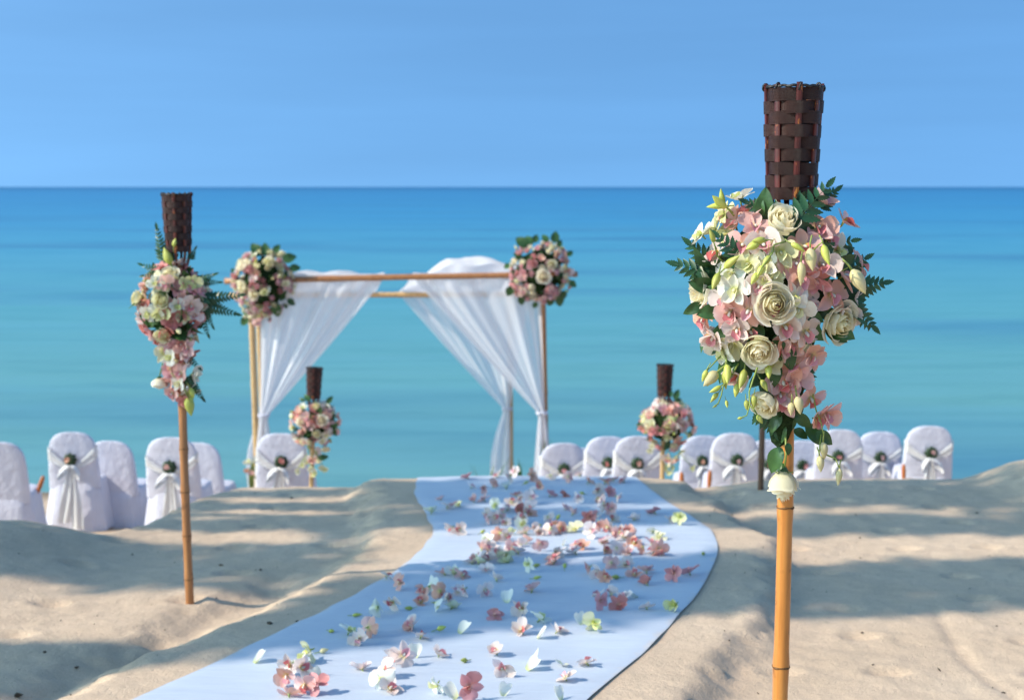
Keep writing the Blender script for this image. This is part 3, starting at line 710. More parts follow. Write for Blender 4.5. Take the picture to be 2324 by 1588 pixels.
def leaflet_mb(L=0.056, W=0.0135, teeth=6):
    mb = MB(); c = []
    for j in range(teeth * 2 + 1):
        t = j / (teeth * 2); w = W * math.sin(math.pi * (0.12 + 0.88 * t) ** 0.85) * (1.0 if j % 2 else 0.74); w = w if t < 1 else 0.0
        y = L * t + (0.0 if j % 2 == 0 else 0.10 * L / teeth); z = -0.10 * L * t * t
        c.append((mb.vert((-w, y, z + 0.22 * w)), mb.vert((0, L * t, z - 0.0003)), mb.vert((w, y, z + 0.22 * w))))
    for a, b in zip(c, c[1:]): mb.face([a[0], a[1], b[1], b[0]]); mb.face([a[1], a[2], b[2], b[1]])
    return mb
LEAFLET = leaflet_mb().mesh('leaflet', M['fern'])
def fern_curve(L, droop, side):
    return [Vector((side * L * t * t * 0.5, L * t, -droop * L * t * t)) for t in [i / 8 for i in range(9)]]
def put_fern(Mx, parent, L=0.16, droop=0.3, side=0.0, n=8, split=True, name='fern_frond', lsc=1.0):
    pts = fern_curve(L, droop, side); mb = MB(); mb.tube(pts, [0.0014 - 0.0009 * i / 8 for i in range(9)], 4); places = []
    for i in range(n):
        t = 0.12 + 0.86 * i / n; f = t * 8; a = int(f); p = pts[a].lerp(pts[min(8, a + 1)], f - a); d = (pts[min(8, a + 1)] - pts[a]).normalized()
        ang = math.atan2(-d.x, d.y); sc = (1.10 - 0.80 * t) * (0.35 + 0.65 * L / 0.16) * 1.08 * lsc
        for sg in (-1, 1):
            places.append(Matrix.Translation(p) @ Matrix.Rotation(ang + sg * R(-62 + 18 * t), 4, 'Z') @ Matrix.Rotation(R(-10 + random.uniform(-14, 8)), 4, 'X') @ Matrix.Rotation(random.uniform(-0.3, 0.3), 4, 'Y') @ Matrix.Scale(sc, 4))
    places.append(Matrix.Translation(pts[-1] * 0.93) @ Matrix.Scale(0.35 + 0.25 * L / 0.16, 4))
    if split:
        o = link(name, mb.mesh('fern_frond', M['fern'], True), parent, Mx)
        for q in places: link('leaflet', LEAFLET, o, q)
    else:
        lb = leaflet_mb(teeth=4)
        for q in places: mb.add(lb, q)
        o = link(name, mb.mesh('fern_frond', M['fern'], False), parent, Mx)
    return o
def rleaf_mb(L, W, seed):
    r = random.Random(seed); mb = MB(); ph = r.uniform(0, 6); dr = r.uniform(0.1, 0.5)
    def fn(i, j):
        s = i * 2 - 1; w = W * math.sin(math.pi * (0.03 + 0.97 * j) ** 0.85) ** 0.75 if j < 0.999 else 0.0
        return (s * w, L * j, 0.30 * abs(s) * w - dr * L * j * j + 0.0016 * math.sin(9 * j + ph + 3 * s))
    mb.grid(fn, 4, 8); return mb
RLEAF = [rleaf_mb(0.060, 0.019, k).mesh('leaf', M['leaf']) for k in range(4)]

class Bouquet:
    """an ellipsoid of flowers round a pole: places are given as survey points and pushed out on to its front"""
    def __init__(s, root, c, a, b, d): s.root, s.c, s.a, s.b, s.d = root, Vector(c), a, b, d; s.inv = root.matrix_basis.inverted()
    def front(s, u, v, push=1.0, clampr=0.985):
        p = at_y(u, v, s.c.y - s.d * 0.5); q = ((p.x - s.c.x) / s.a, (p.z - s.c.z) / s.b); rr = math.hypot(*q)
        dep = s.d * math.sqrt(max(0.0, 1 - min(rr, clampr) ** 2)) * push
        p = at_y(u, v, s.c.y - dep)
        n = Vector(((p.x - s.c.x) / s.a ** 2, -dep / s.d ** 2 if dep > 0 else -0.5 / s.d, (p.z - s.c.z) / s.b ** 2)).normalized()
        return p, n
    def local(s, Mx): return s.inv @ Mx
def hang_thing(name, loc, label, cat, group): return thing(name, loc, label, cat, group)

# ---- the bouquet on the nearest torch, flower by flower
GB = 'flower arrangements tied to the torches'
rnd = random.Random(11)
bq = thing('flower_arrangement', (T1.x - 0.02, T1.y, T1.z - 0.46), 'large bouquet of cream roses and pink orchids on the closest torch', 'bouquet', GB)
cB = at_depth(1757, 672, 3.19)
B1 = Bouquet(bq, (cB.x, T1.y + 0.0, cB.z), 0.170, 0.205, 0.135)
# moss core, darker leaves between the flowers
core = MB()
core.lathe([(0.0, -0.19), (0.05, -0.175), (0.10, -0.12), (0.125, -0.03), (0.125, 0.05), (0.095, 0.12), (0.05, 0.16), (0.0, 0.17)], 20, Matrix.Diagonal((1, 0.72, 1, 1)))
core.lathe([(0.0, -0.36), (0.022, -0.34), (0.040, -0.26), (0.065, -0.17), (0.05, -0.1)], 14, Matrix.Translation((0.03, 0, 0)))
link('moss_core', core.mesh('moss_core', M['foam']), bq, B1.local(Matrix.Translation(B1.c)))
def c1(x, y): return 1510.6 + x * 0.2439, 387.3 + y * 0.2439
def c2(x, y): return 1510.6 + x * 0.2683, 735.9 + y * 0.2683
def put1(kind, uv, col=None, push=1.0, sc=1.0, aim=(0, 0, 0), roll=None, k=0, op=None, jit=0.25):
    p, n = B1.front(uv[0], uv[1], push)
    n = (n + Vector((rnd.uniform(-jit, jit), rnd.uniform(-jit, jit) - 0.15, rnd.uniform(-jit, jit))) + Vector(aim)).normalized()
    Mx = B1.local(face_matrix(p, n, rnd.uniform(-0.6, 0.6) if roll is None else roll, sc))
    if kind == 'orchid': return put_orchid(col, Mx, bq, 'orchid', rnd, op)
    if kind == 'rose': return put_rose(k, Mx, bq)
for uv, k, sc, aim, push in [((1775, 503), 1, 1.06, (0.05, 0, 0.15), 1.12), ((1592, 656), 2, 1.05, (-0.55, 0.1, 0.05), 1.15), ((1757, 690), 0, 1.10, (0.0, -0.5, 0.1), 1.16), ((1900, 731), 2, 1.12, (0.25, -0.5, -0.15), 1.2), ((1722, 792), 4, 1.05, (-0.1, -0.2, -0.35), 1.15)]:
    put1('rose', uv, k=k, sc=sc, aim=aim, push=push, jit=0.05)
PINK1 = [(1430,290,'pink',(0.3,0,0.5)), (1650,480,'pink',(0.5,0,0.3)), (770,400,'pink',(-0.3,0,0.5)), (830,530,'pink',None), (1400,545,'pink',(0,-.2,.3)), (715,700,'pink',None), (860,1075,'pale',None),
         (1235,1010,'pink',None), (1385,1020,'deep',(0,0,-0.4)), (1520,1160,'pink',None), (1735,1180,'pale',(0.4,0,-0.3)), (1790,870,'pink',(0.6,0,0.1)), (375,1370,'pink',(-0.7,0,-0.3)), (600,1320,'pink',(-0.2,0,-0.3)),
         (765,1300,'pink',None), (480,770,'pale',(-0.5,0,0.2)), (1185,870,'pink',None), (1280,710,'pink',None), (1100,1450,'pale',None), (430,1530,'pale',(-0.6,0,-0.4)), (1290,1500,'pale',None), (660,1480,'pale',None),
         (1500,640,'pink',None), (1440,880,'pale',None), (900,700,'pale',None), (1300,1240,'pale',None), (980,1240,'pale',None), (1640,1340,'pale',None), (540,1200,'pale',None), (640,500,'pink',(-0.4,0,0.2)), (1640,980,'pink',(0.3,0,0))]
for x, y, c, aim in PINK1: put1('orchid', c1(x, y), c, rnd.uniform(0.95, 1.12), rnd.uniform(0.98, 1.2), aim or (0, 0, 0))
WH1 = [(690,270,'white',(-0.2,0,0.4)), (330,600,'white',(-0.8,-.2,0.2)), (450,560,'cream',(-0.4,0,0.2)), (545,410,'cream',(-0.4,0,0.3)), (1590,745,'white',(0.2,-0.4,0.1)), (640,1110,'white',(-0.2,-0.4,0)),
       (1220,1290,'white',(0.2,-0.6,0)), (600,960,'white',None), (1010,930,'cream',None), (765,870,'cream',None), (560,600,'cream',None), (930,1010,'cream',None), (1060,760,'cream',None), (1180,1180,'white',None), (900,880,'white',None)]
for x, y, c, aim in WH1: put1('orchid', c1(x, y), c, rnd.uniform(1.0, 1.14), rnd.uniform(0.85, 1.05), aim or (0, 0, 0), op=rnd.choice([0.1, 0.3]))
TAIL = [(400,95,'pale',(-0.7,0,-0.2)), (470,205,'white',(-0.5,0,-0.4)), (940,190,'pink',None), (1015,170,'pink',None), (1235,265,'pink',(0.4,0,-0.2)), (1080,335,'pink',None), (990,480,'pink',None), (1090,470,'pink',(0.3,0,0)), (950,590,'pale',None),
        (1000,640,'pink',None), (620,430,'pale',(-0.3,0,-0.5)), (1215,620,'pink',(0.4,0,-0.3)), (1270,790,'pink',(0.5,0,-0.3)), (1340,760,'pink',(0.6,0,0)), (1120,120,'cream',(0,-0.5,0)), (860,330,'cream',None), (560,160,'cream',(-0.3,0,-0.3)), (700,60,'pale',None)]
for x, y, c, aim in TAIL:
    u, v = c2(x, y); p = at_y(u, v, T1.y - 0.055 - 0.05 * max(0, 1 - (v - 740) / 180)); n = Vector((rnd.uniform(-0.3, 0.3), -0.8, rnd.uniform(-0.5, 0.2))) + Vector(aim or (0, 0, 0))
    put_orchid(c, B1.local(face_matrix(p, n, rnd.uniform(-0.7, 0.7), rnd.uniform(0.95, 1.15))), bq, 'orchid', rnd)
put_rose(3, B1.local(face_matrix(at_y(1735, 912, T1.y - 0.085), (-0.45, -0.55, -0.55), 0.3, 1.0)), bq)
# hanging rose on its stem
pR = at_y(1776, 1083, T1.y - 0.035); link('hanging_rose_stem', (lambda mb: (mb.tube([at_y(1781, 985, T1.y - 0.03), at_y(1783, 1030, T1.y - 0.034), at_y(1778, 1068, T1.y - 0.036)], [0.0026, 0.0024, 0.0028], 6), mb)[1])(MB()).mesh('stem', M['stem']), bq, B1.inv)
hr = put_rose(2, B1.local(face_matrix(pR + Vector((0, 0, -0.012)), (0.03, -0.10, -1), 0.4, 1.0) @ Matrix.Diagonal((0.84, 0.84, 1.5, 1))), bq, 'hanging_rose')
for k in range(4):
    sp_ = petal_mb(0.034, 0.0034, P_SEPAL, -0.6, 0.3, 0, k, 2, 5).mesh('sepal', M['stem']); link('sepal', sp_, hr, Matrix.Translation((0, 0, -0.02)) @ Matrix.Rotation(k * 1.57 + 0.4, 4, 'Z') @ Matrix.Rotation(0.35, 4, 'X'))
# buds on sprays
SPR = []
def spray(pts, buds, depth=0.10):
    mb = MB(); w = [at_y(u, v, T1.y - depth - 0.01 * i) for i, (u, v) in enumerate(pts)]
    mb.tube(w, [0.0022 - 0.0010 * i / max(1, len(w) - 1) for i in range(len(w))], 5); st = link('spray_stem', mb.mesh('spray_stem', M['stem']), bq, B1.inv)
    for (u, v, du, dv, c, sc) in buds:
        p = at_y(u, v, T1.y - depth - 0.02); q = at_y(u + du, v + dv, T1.y - depth - 0.025); link('orchid_bud', BUDS[c, rnd.randrange(4)], bq, B1.local(face_matrix(p, q - p, rnd.uniform(0, 6), sc)))
spray([c2(480,245), c2(410,320), c2(345,390)], [(*c2(340,385), -5, 20, 'bud', 0.95), (*c2(385,455), -12, 18, 'bud', 0.65)], 0.09)
spray([c2(610,330), c2(560,420), c2(480,520), c2(465,600), c2(440,665), c2(392,705)], [(*c2(460,520), -15, 12, 'bud', 0.85), (*c2(440,580), -15, 12, 'bud', 0.75), (*c2(505,640), 3, 15, 'bud', 0.5), (*c2(425,680), -8, 7, 'bud', 0.35)], 0.10)
spray([c2(770,365), c2(735,460), c2(700,570), c2(705,680), c2(680,770), c2(615,795)], [(*c2(675,640), 2, 18, 'bud', 0.8), (*c2(740,600), 1, 22, 'bud', 0.9), (*c2(640,790), -12, 3, 'bud', 0.4), (*c2(770,765), 8, 16, 'bud', 0.75)], 0.12)
spray([c2(705,685), c2(750,730), c2(780,780)], [], 0.12)
for (x, y, dx, dy, c, sc) in [(510,335,2,18,'bud',1.2), (430,400,-14,15,'budp',1.5), (500,390,-2,22,'bud',1.1), (660,380,-3,20,'bud',1.25), (600,500,-2,18,'bud',0.95), (800,470,10,14,'bud',1.0), (1060,660,-2,22,'budp',1.0), (1105,610,6,26,'budp',1.35), (870,340,-2,22,'bud',1.1)]:
    u, v = c2(x, y); p = at_y(u, v, T1.y - 0.11); q = at_y(u + dx, v + dy, T1.y - 0.115); link('orchid_bud', BUDS[c, rnd.randrange(4)], bq, B1.local(face_matrix(p, q - p, rnd.uniform(0, 6), sc)))
spray([(1838, 858), (1842, 885), (1850, 930), (1862, 960), (1868, 990)], [(1866, 1003, 6, 30, 'budp', 1.35), (1859, 1034, 0, 28, 'budp', 1.1), (1903, 1062, 3, 26, 'budp', 1.05)], 0.05)
spray([(1862, 985), (1859, 1010), (1857, 1034)], [], 0.06); spray([(1875, 1032), (1895, 1040), (1902, 1060)], [], 0.06)
spray([c1(1110,660), c1(1000,690), c1(990,760), c1(950,820), c1(890,900), c1(850,980)], [(*c1(860,670), -16, 10, 'bud', 1.1), (*c1(920,640), -14, 2, 'bud', 0.95), (*c1(1160,680), 15, 5, 'bud', 0.9), (*c1(960,790), -8, 16, 'bud', 1.0), (*c1(900,880), -8, 18, 'bud', 0.9), (*c1(850,950), -9, 14, 'bud', 0.9)], 0.165)
spray([c1(1370,740), c1(1420,690), c1(1450,665)], [(*c1(1465,690), 2, 22, 'bud', 1.25), (*c1(1335,720), 4, 22, 'budp', 1.5), (*c1(1250,850), 4, 28, 'budp', 1.35)], 0.15)
spray([c1(530,850), c1(480,800), c1(455,720), c1(440,660)], [(*c1(440,670), -3, -22, 'bud', 0.9), (*c1(540,910), 14, -14, 'bud', 1.2), (*c1(490,950), -8, 20, 'bud', 1.15)], 0.10)
spray([c1(630,420), c1(590,375), c1(560,345)], [(*c1(560,345), -14, -10, 'bud', 1.3), (*c1(545,330), -20, -2, 'bud', 1.1), (*c1(535,320), -6, -17, 'bud', 1.0)], 0.06)
spray([c1(1560,940), c1(1640,930), c1(1690,900)], [(*c1(1730,920), 16, 34, 'budp', 1.8)], 0.10)
# ferns
def fern1(base, tip, L=None, depth=0.03, droop=0.1, side=0.0, n=8, face=(0, -1, 0.25), tipd=None):
    a = at_y(*base, T1.y - depth); b = at_y(*tip, T1.y - (depth if tipd is None else tipd)); d = b - a; L = d.length; y = d.normalized(); z = Vector(face); z = (z - y * z.dot(y)).normalized(); x = y.cross(z)
    Mx = Matrix.Translation(a) @ Matrix((x, y, z)).transposed().to_4x4(); put_fern(B1.local(Mx), bq, L * 1.02, droop, side, n)
fern1((1790, 500), (1697, 458), depth=0.06, n=7); fern1((1790, 520), (1880, 418), depth=0.09, n=6); fern1((1800, 540), (1812, 455), depth=0.07, n=6)
fern1((1680, 640), (1535, 597), depth=0.05, n=9); fern1((1660, 640), (1566, 552), depth=0.04, n=8); fern1((1700, 600), (1630, 535), depth=0.11, n=6)
fern1((1900, 660), (2008, 640), depth=0.04, n=8); fern1((1900, 660), (1985, 742), depth=0.05, n=8); fern1((1890, 630), (1965, 585), depth=0.05, n=6); fern1((1860, 560), (1935, 545), depth=0.04, n=5)
fern1((1820, 830), (1840, 880), depth=0.03, n=6); fern1((1720, 920), (1760, 985), depth=0.03, n=6); fern1((1690, 740), (1630, 790), depth=0.09, n=6); fern1((1850, 470), (1896, 432), depth=0.02, n=6)
# rose leaves at the tail and between the flowers
def leaf1(base, tip, depth, sc=None, face=(0, -1, 0.3)):
    a = at_y(*base, T1.y - depth); b = at_y(*tip, T1.y - depth - 0.01); d = b - a; y = d.normalized(); z = Vector(face) + Vector((rnd.uniform(-.5, .5), 0, rnd.uniform(-.3, .3))); z = (z - y * z.dot(y)).normalized(); x = y.cross(z)
    Mx = Matrix.Translation(a) @ Matrix((x, y, z)).transposed().to_4x4() @ Matrix.Scale(d.length / 0.058, 4); link('leaf', RLEAF[rnd.randrange(4)], bq, B1.local(Mx))
for b, t in [((1775, 960), (1762, 1005)), ((1770, 1015), (1745, 1068)), ((1786, 1005), (1790, 1030)), ((1800, 975), (1832, 990)), ((1828, 965), (1875, 1005)), ((1850, 980), (1890, 1004)), ((1805, 940), (1838, 968)), ((1770, 940), (1745, 975)), ((1800, 900), (1812, 950)), ((1790, 930), (1790, 985)), ((1740, 850), (1700, 870)), ((1790, 845), (1830, 880)), ((1700, 830), (1680, 870)), ((1870, 640), (1930, 690)), ((1880, 590), (1935, 560)), ((1640, 580), (1600, 620)), ((1650, 760), (1640, 800)), ((1800, 470), (1830, 440)), ((1590, 690), (1556, 710)), ((1880, 690), (1900, 640))]:
    leaf1(b, t, rnd.uniform(0.02, 0.06))
for i in range(46):
    an = rnd.uniform(0, 6.28); rr = rnd.uniform(0.2, 0.95); u, v = 1757 + 170 * rr * math.cos(an), 672 + 200 * rr * math.sin(an); p, n = B1.front(u, v, 0.80)
    y = Vector((math.cos(an), -0.5, -math.sin(an))); z = (n - y * (n.dot(y) / y.length_squared)).normalized(); y.normalize(); x = y.cross(z)
    link('leaf', RLEAF[rnd.randrange(4)], bq, B1.local(Matrix.Translation(p) @ Matrix((x, y, z)).transposed().to_4x4() @ Matrix.Scale(rnd.uniform(0.7, 1.1), 4)))
# flowers on the flank and back of the ball, towards the sea
for i in range(16):
    an = rnd.uniform(0.15, 2.99); el = rnd.uniform(-0.8, 0.8); d = Vector((math.cos(an) * math.cos(el), math.sin(an) * math.cos(el), math.sin(el)))
    p = B1.c + Vector((d.x * 0.150, d.y * 0.12, d.z * 0.165)); put_orchid(rnd.choice(['pink', 'pale', 'white', 'pink']), B1.local(face_matrix(p, d, rnd.uniform(-1, 1), 1.0)), bq, 'orchid', rnd)
# twine that ties it to the pole
tw = MB()
for k in range(5): tw.tube([Vector((T1.x - 0.03 + 0.021 * math.cos(q), T1.y + 0.021 * math.sin(q), T1.z - 0.74 + 0.004 * k)) for q in [i * math.pi / 8 for i in range(17)]], 0.0022, 5, False)
link('twine', tw.mesh('twine', M['ribbon']), bq, B1.inv)
# ---- other bouquets: same flowers, each one its own part, petals joined
def far_bouquet(root, c, a, b, d, roses, n_orch, seed, cols, ferns=8, tail=0.0, tail_x=0.0, hang=None, rsc=1.0, osc=1.0, nleaf=30, all_round=True, rose_small=0, pinkp=0.0):
    rn = random.Random(seed); inv = root.matrix_basis.inverted(); c = Vector(c); B = Bouquet(root, c, a, b, d)
    co = MB(); co.lathe([(0.0, -b * 0.8), (a * 0.5, -b * 0.62), (a * 0.72, -b * 0.1), (a * 0.6, b * 0.5), (0.0, b * 0.75)], 14, Matrix.Diagonal((1, d / a, 1, 1)))
    link('moss_core', co.mesh('moss_core', M['foam']), root, inv @ Matrix.Translation(c))
    done = []
    for (u, v, sc) in roses:
        p, n = B.front(u, v, 1.05); n = (n + Vector((rn.uniform(-.2, .2), -0.35, rn.uniform(-.1, .3)))).normalized(); done.append(p)
        put_rose(rn.randrange(5), inv @ face_matrix(p, n, rn.uniform(0, 6), sc * rsc), root, 'rose', False)
    tries = 0; made = 0
    while made < n_orch and tries < 4000:
        tries += 1; z = rn.uniform(-1, 1); an = rn.uniform(0, 2 * math.pi); q = math.sqrt(1 - z * z); dv = Vector((q * math.cos(an), q * math.sin(an), z))
        if dv.y > 0.3 and rn.random() < 0.65: continue
        p = c + Vector((dv.x * a, dv.y * d, dv.z * b)) * rn.uniform(0.88, 1.08)
        if tail and dv.z < -0.3 and rn.random() < 0.5: p = c + Vector((tail_x * rn.random() + dv.x * a * 0.35, dv.y * d * 0.5, -b * 0.62 - (tail + b * 0.30) * rn.random()))
        if any((p - o).length < 0.023 * osc for o in done): continue
        n = (dv + Vector((rn.uniform(-.5, .5), rn.uniform(-.5, .1), rn.uniform(-.4, .4)))).normalized(); done.append(p); made += 1
        if made <= rose_small:
            put_rose(rn.choice([1, 3, 4]), inv @ face_matrix(p, n, rn.uniform(0, 6), rn.uniform(0.6, 0.85) * rsc), root, 'rose', False, rn.random() < pinkp)
        elif rn.random() < 0.12:
            link('orchid_bud', BUDS[rn.choice(['bud', 'bud', 'budp']), rn.randrange(4)], root, inv @ face_matrix(p, n, rn.uniform(0, 6), osc * 1.3))
        else: link('orchid', ORCHID[rn.choice(cols), rn.randrange(6)], root, inv @ face_matrix(p, n, rn.uniform(-1, 1), rn.uniform(0.9, 1.15) * osc))
    for i in range(nleaf):
        z = rn.uniform(-1, 1); an = rn.uniform(0, 2 * math.pi); q = math.sqrt(1 - z * z); dv = Vector((q * math.cos(an), q * math.sin(an), z)); p = c + Vector((dv.x * a, dv.y * d, dv.z * b)) * 0.80
        link('leaf', RLEAF[rn.randrange(4)], root, inv @ face_matrix(p, dv.cross(Vector((rn.uniform(-1, 1), rn.uniform(-1, 1), rn.uniform(-1, 1)))), 0, 1) @ Matrix.Rotation(rn.uniform(0, 6), 4, 'Z') @ Matrix.Scale(rn.uniform(1.0, 1.6), 4))
    return B, inv, rn
def far_fern(root, inv, base, tip, Y, n=7, face=(0, -1, 0.25), sc=1.0):
    a, b = at_y(*base, Y), at_y(*tip, Y); d = b - a; y = d.normalized(); z = Vector(face); z = (z - y * z.dot(y)).normalized(); x = y.cross(z)
    put_fern(inv @ Matrix.Translation(a) @ Matrix((x, y, z)).transposed().to_4x4(), root, d.length, 0.1, 0.0, n + 1, False, lsc=0.72)
def far_leaf(root, inv, base, tip, Y, k=0, wide=1.0):
    a, b = at_y(*base, Y), at_y(*tip, Y); d = b - a; y = d.normalized(); z = Vector((0.2, -1, 0.3)); z = (z - y * z.dot(y)).normalized(); x = y.cross(z); q = d.length / 0.058
    link('leaf', RLEAF[k % 4], root, inv @ Matrix.Translation(a) @ Matrix((x, y, z)).transposed().to_4x4() @ Matrix.Diagonal((q * wide, q, q, 1)))
def px4(x, y): return 271 + x * 0.3513, 410.6 + y * 0.3513
b2c = at_y(392, 692, T2f.y)
b2 = thing('flower_arrangement', (b2c.x, b2c.y, b2c.z - 0.2), 'shaded bouquet with long dark ferns on the torch left of the runner', 'bouquet', GB)
B, inv, rn = far_bouquet(b2, b2c, 0.135, 0.170, 0.12, [(*px4(320, 612), 0.95), (*px4(265, 772), 1.0), (*px4(505, 790), 0.98), (*px4(275, 992), 1.02), (*px4(112, 760), 1.0)], 100, 21, ['pink', 'pale', 'deep', 'white', 'pink', 'cream', 'deep'], tail=0.27, tail_x=0.05, nleaf=46, osc=1.12)
pr = at_y(360, 868, b2c.y - 0.05); put_rose(3, inv @ face_matrix(pr, (0.0, -0.25, -1), 0.2, 1.0), b2, 'hanging_rose', False)
sm = MB(); sm.tube([at_y(372, 800, b2c.y - 0.03), at_y(366, 830, b2c.y - 0.05), at_y(361, 852, b2c.y - 0.05)], 0.003, 5); link('hanging_rose_stem', sm.mesh('stem', M['stem']), b2, inv)
for base, tip, n in [((372, 600), (352, 515), 8), ((372, 620), (318, 600), 6), ((365, 615), (322, 625), 5), ((440, 640), (484, 622), 7), ((450, 680), (545, 668), 9), ((450, 690), (536, 712), 9), ((455, 640), (494, 640), 5), ((450, 710), (470, 760), 6), ((412, 800), (450, 835), 6), ((418, 850), (458, 905), 8), ((428, 590), (440, 566), 5), ((400, 590), (378, 560), 5), ((460, 700), (480, 740), 6)]:
    far_fern(b2, inv, base, tip, b2c.y - 0.03, n)
for base, tip in [((430, 880), (437, 905)), ((425, 900), (430, 945)), ((385, 600), (372, 560)), ((432, 900), (428, 925)), ((392, 560), (398, 540))]:
    p, q = at_y(*base, b2c.y - 0.06), at_y(*tip, b2c.y - 0.06); link('orchid_bud', BUDS['bud', 1], b2, inv @ face_matrix(p, q - p, 0, (q - p).length / 0.034))
for u, v, c in [(372, 775, 'pale'), (392, 790, 'deep'), (410, 780, 'pink'), (384, 812, 'white'), (402, 818, 'pink'), (370, 800, 'cream'), (418, 805, 'pale'), (395, 842, 'cream'), (410, 848, 'pink'), (386, 838, 'deep'), (425, 790, 'pink'), (405, 870, 'white')]:
    link('orchid', ORCHID[c, rn.randrange(6)], b2, inv @ face_matrix(at_y(u, v, b2c.y - rn.uniform(0.04, 0.09)), (rn.uniform(-.5, .5), -1, rn.uniform(-.3, .3)), rn.uniform(0, 6), 1.1))
def px5(x, y): return 635.2 + x * 0.1806, 821.1 + y * 0.1806
b3c = at_y(712, 962, T3.y)
b3 = thing('flower_arrangement', (b3c.x, b3c.y, b3c.z - 0.2), 'sunlit salmon pink bouquet on the far torch beside the arch', 'bouquet', GB)
B, inv, rn = far_bouquet(b3, b3c, 0.175, 0.170, 0.14, [(*px5(265, 755), 1.15), (*px5(520, 735), 1.1), (*px5(440, 560), 0.9), (*px5(280, 1000), 0.9), (*px5(560, 1090), 0.95), (*px5(450, 900), 0.85)], 76, 22, ['pink', 'pale', 'pink', 'white', 'deep'], tail=0.20, tail_x=-0.02, osc=1.22)
for base, tip in [((690, 910), (678, 903)), ((752, 975), (764, 988)), ((720, 1040), (742, 1035)), ((700, 910), (690, 895)), ((740, 915), (752, 900))]: far_leaf(b3, inv, base, tip, b3c.y - 0.06)
for u, v in [(683, 1055), (672, 1070), (728, 1062), (735, 1066), (712, 1076), (702, 1062), (721, 1044)]:
    p = at_y(u, v, b3c.y - 0.05); link('orchid', ORCHID['cream', rn.randrange(6)], b3, inv @ face_matrix(p, (rn.uniform(-.4, .4), -1, 0), rn.uniform(0, 6), 0.75))
    s_ = MB(); s_.tube([at_y(708, 1015, b3c.y), p.lerp(at_y(708, 1015, b3c.y), 0.4) + Vector((0, 0, 0.02)), p], 0.0025, 4); link('spray_stem', s_.mesh('spray_stem', M['stem']), b3, inv)
def px6(x, y): return 1433.0 + x * 0.1806, 813.4 + y * 0.1806
b4c = at_y(1512, 962, T4.y)
b4 = thing('flower_arrangement', (b4c.x, b4c.y, b4c.z - 0.2), 'half shaded cream and dusty pink bouquet on the torch among the chairs', 'bouquet', GB)
B, inv, rn = far_bouquet(b4, b4c, 0.195, 0.180, 0.14, [(*px6(390, 560), 1.2), (*px6(215, 850), 1.1), (*px6(450, 870), 1.05), (*px6(620, 620), 0.9), (*px6(510, 1090), 0.8), (*px6(170, 720), 0.9)], 78, 23, ['pink', 'deep', 'pale', 'cream', 'pink', 'deep'], tail=0.22, tail_x=0.06, osc=1.22)
for base, tip in [((1528, 905), (1540, 885)), ((1455, 960), (1443, 965)), ((1560, 980), (1572, 990)), ((1520, 900), (1522, 885)), ((1565, 960), (1575, 970)), ((1530, 910), (1545, 905))]: far_leaf(b4, inv, base, tip, b4c.y - 0.05)
for u, v in [(1478, 1012), (1472, 1022), (1570, 1062), (1518, 1072), (1526, 1060)]:
    p = at_y(u, v, b4c.y - 0.05); link('orchid', ORCHID['cream', rn.randrange(6)], b4, inv @ face_matrix(p, (rn.uniform(-.4, .4), -1, 0), rn.uniform(0, 6), 0.75))
    s_ = MB(); s_.tube([at_y(1508, 1000, b4c.y), p.lerp(at_y(1508, 1000, b4c.y), 0.4) + Vector((0, 0, 0.02)), p], 0.0025, 4); link('spray_stem', s_.mesh('spray_stem', M['stem']), b4, inv)
b5c = at_y(1733, 700, T5.y)
b5 = thing('flower_arrangement', (b5c.x, b5c.y, b5c.z - 0.2), 'bouquet on the brown torch, hidden behind the closest bouquet', 'bouquet', GB)
far_bouquet(b5, b5c, 0.15, 0.16, 0.12, [(1720, 690, 1.0)], 40, 24, ['pink', 'pale', 'white'], tail=0.1, nleaf=20)

# ---------------------------------------------------------------- the arch
AF = 14.5; AR = 16.7
FL, FR = at_depth(566, 633, AF), at_depth(1229, 633, AF)
RL, RR = at_depth(583, 668, AR), at_depth(1153, 668, AR)
arch = thing('wedding_arch', ((FL.x + FR.x) / 2, (FL.y + RL.y) / 2, ground(FL.x, FL.y)), 'open bamboo wedding arch of four posts standing near the water', 'arch')
ainv = arch.matrix_basis.inverted()
def bamboo_bar(a, b, r, mat, name, nodes=5):
    a, b = Vector(a), Vector(b); L = (b - a).length; mb = MB(); n = 40; pts, rad = [], []; rn = random.Random(int(L * 1000) + len(name))
    nd = [(k + 0.5 + rn.uniform(-.15, .15)) / nodes for k in range(nodes)]; w = Vector((rn.uniform(-.01, .01), 0, rn.uniform(-.008, .008)))
    for i in range(n + 1):
        t = i / n; rr = r * (1 - 0.06 * t)
        for q in nd: rr += 0.10 * r * math.exp(-((t - q) / 0.008) ** 2)
        pts.append(a.lerp(b, t) + w * math.sin(math.pi * t)); rad.append(rr)
    mb.tube(pts, rad, 12); o = link(name, mb.mesh(name, M[mat]), arch, ainv)
    return o
def foot_of(p, du): q = Vector((p.x + du, p.y, 0)); q.z = ground(q.x, q.y) - 0.3; return q
POSTS = {}
for key, p, du, mat in (('FL', FL, 0.04, 'bambooy'), ('FR', FR, 0.06, 'bamboob'), ('RL', RL, 0.04, 'bambooy'), ('RR', RR, 0.02, 'bambooy')):
    f = foot_of(p, du); POSTS[key] = (p, f); bamboo_bar(f, p + Vector((0, 0, 0.05)), 0.034, mat, 'post', 6)
bamboo_bar(at_depth(508, 638, AF - 0.07), at_depth(1309, 622, AF - 0.07), 0.031, 'bamboob', 'beam', 8)
bamboo_bar(at_depth(519, 670, AR - 0.07), at_depth(1225, 668, AR - 0.07), 0.032, 'bambooy', 'beam', 8)
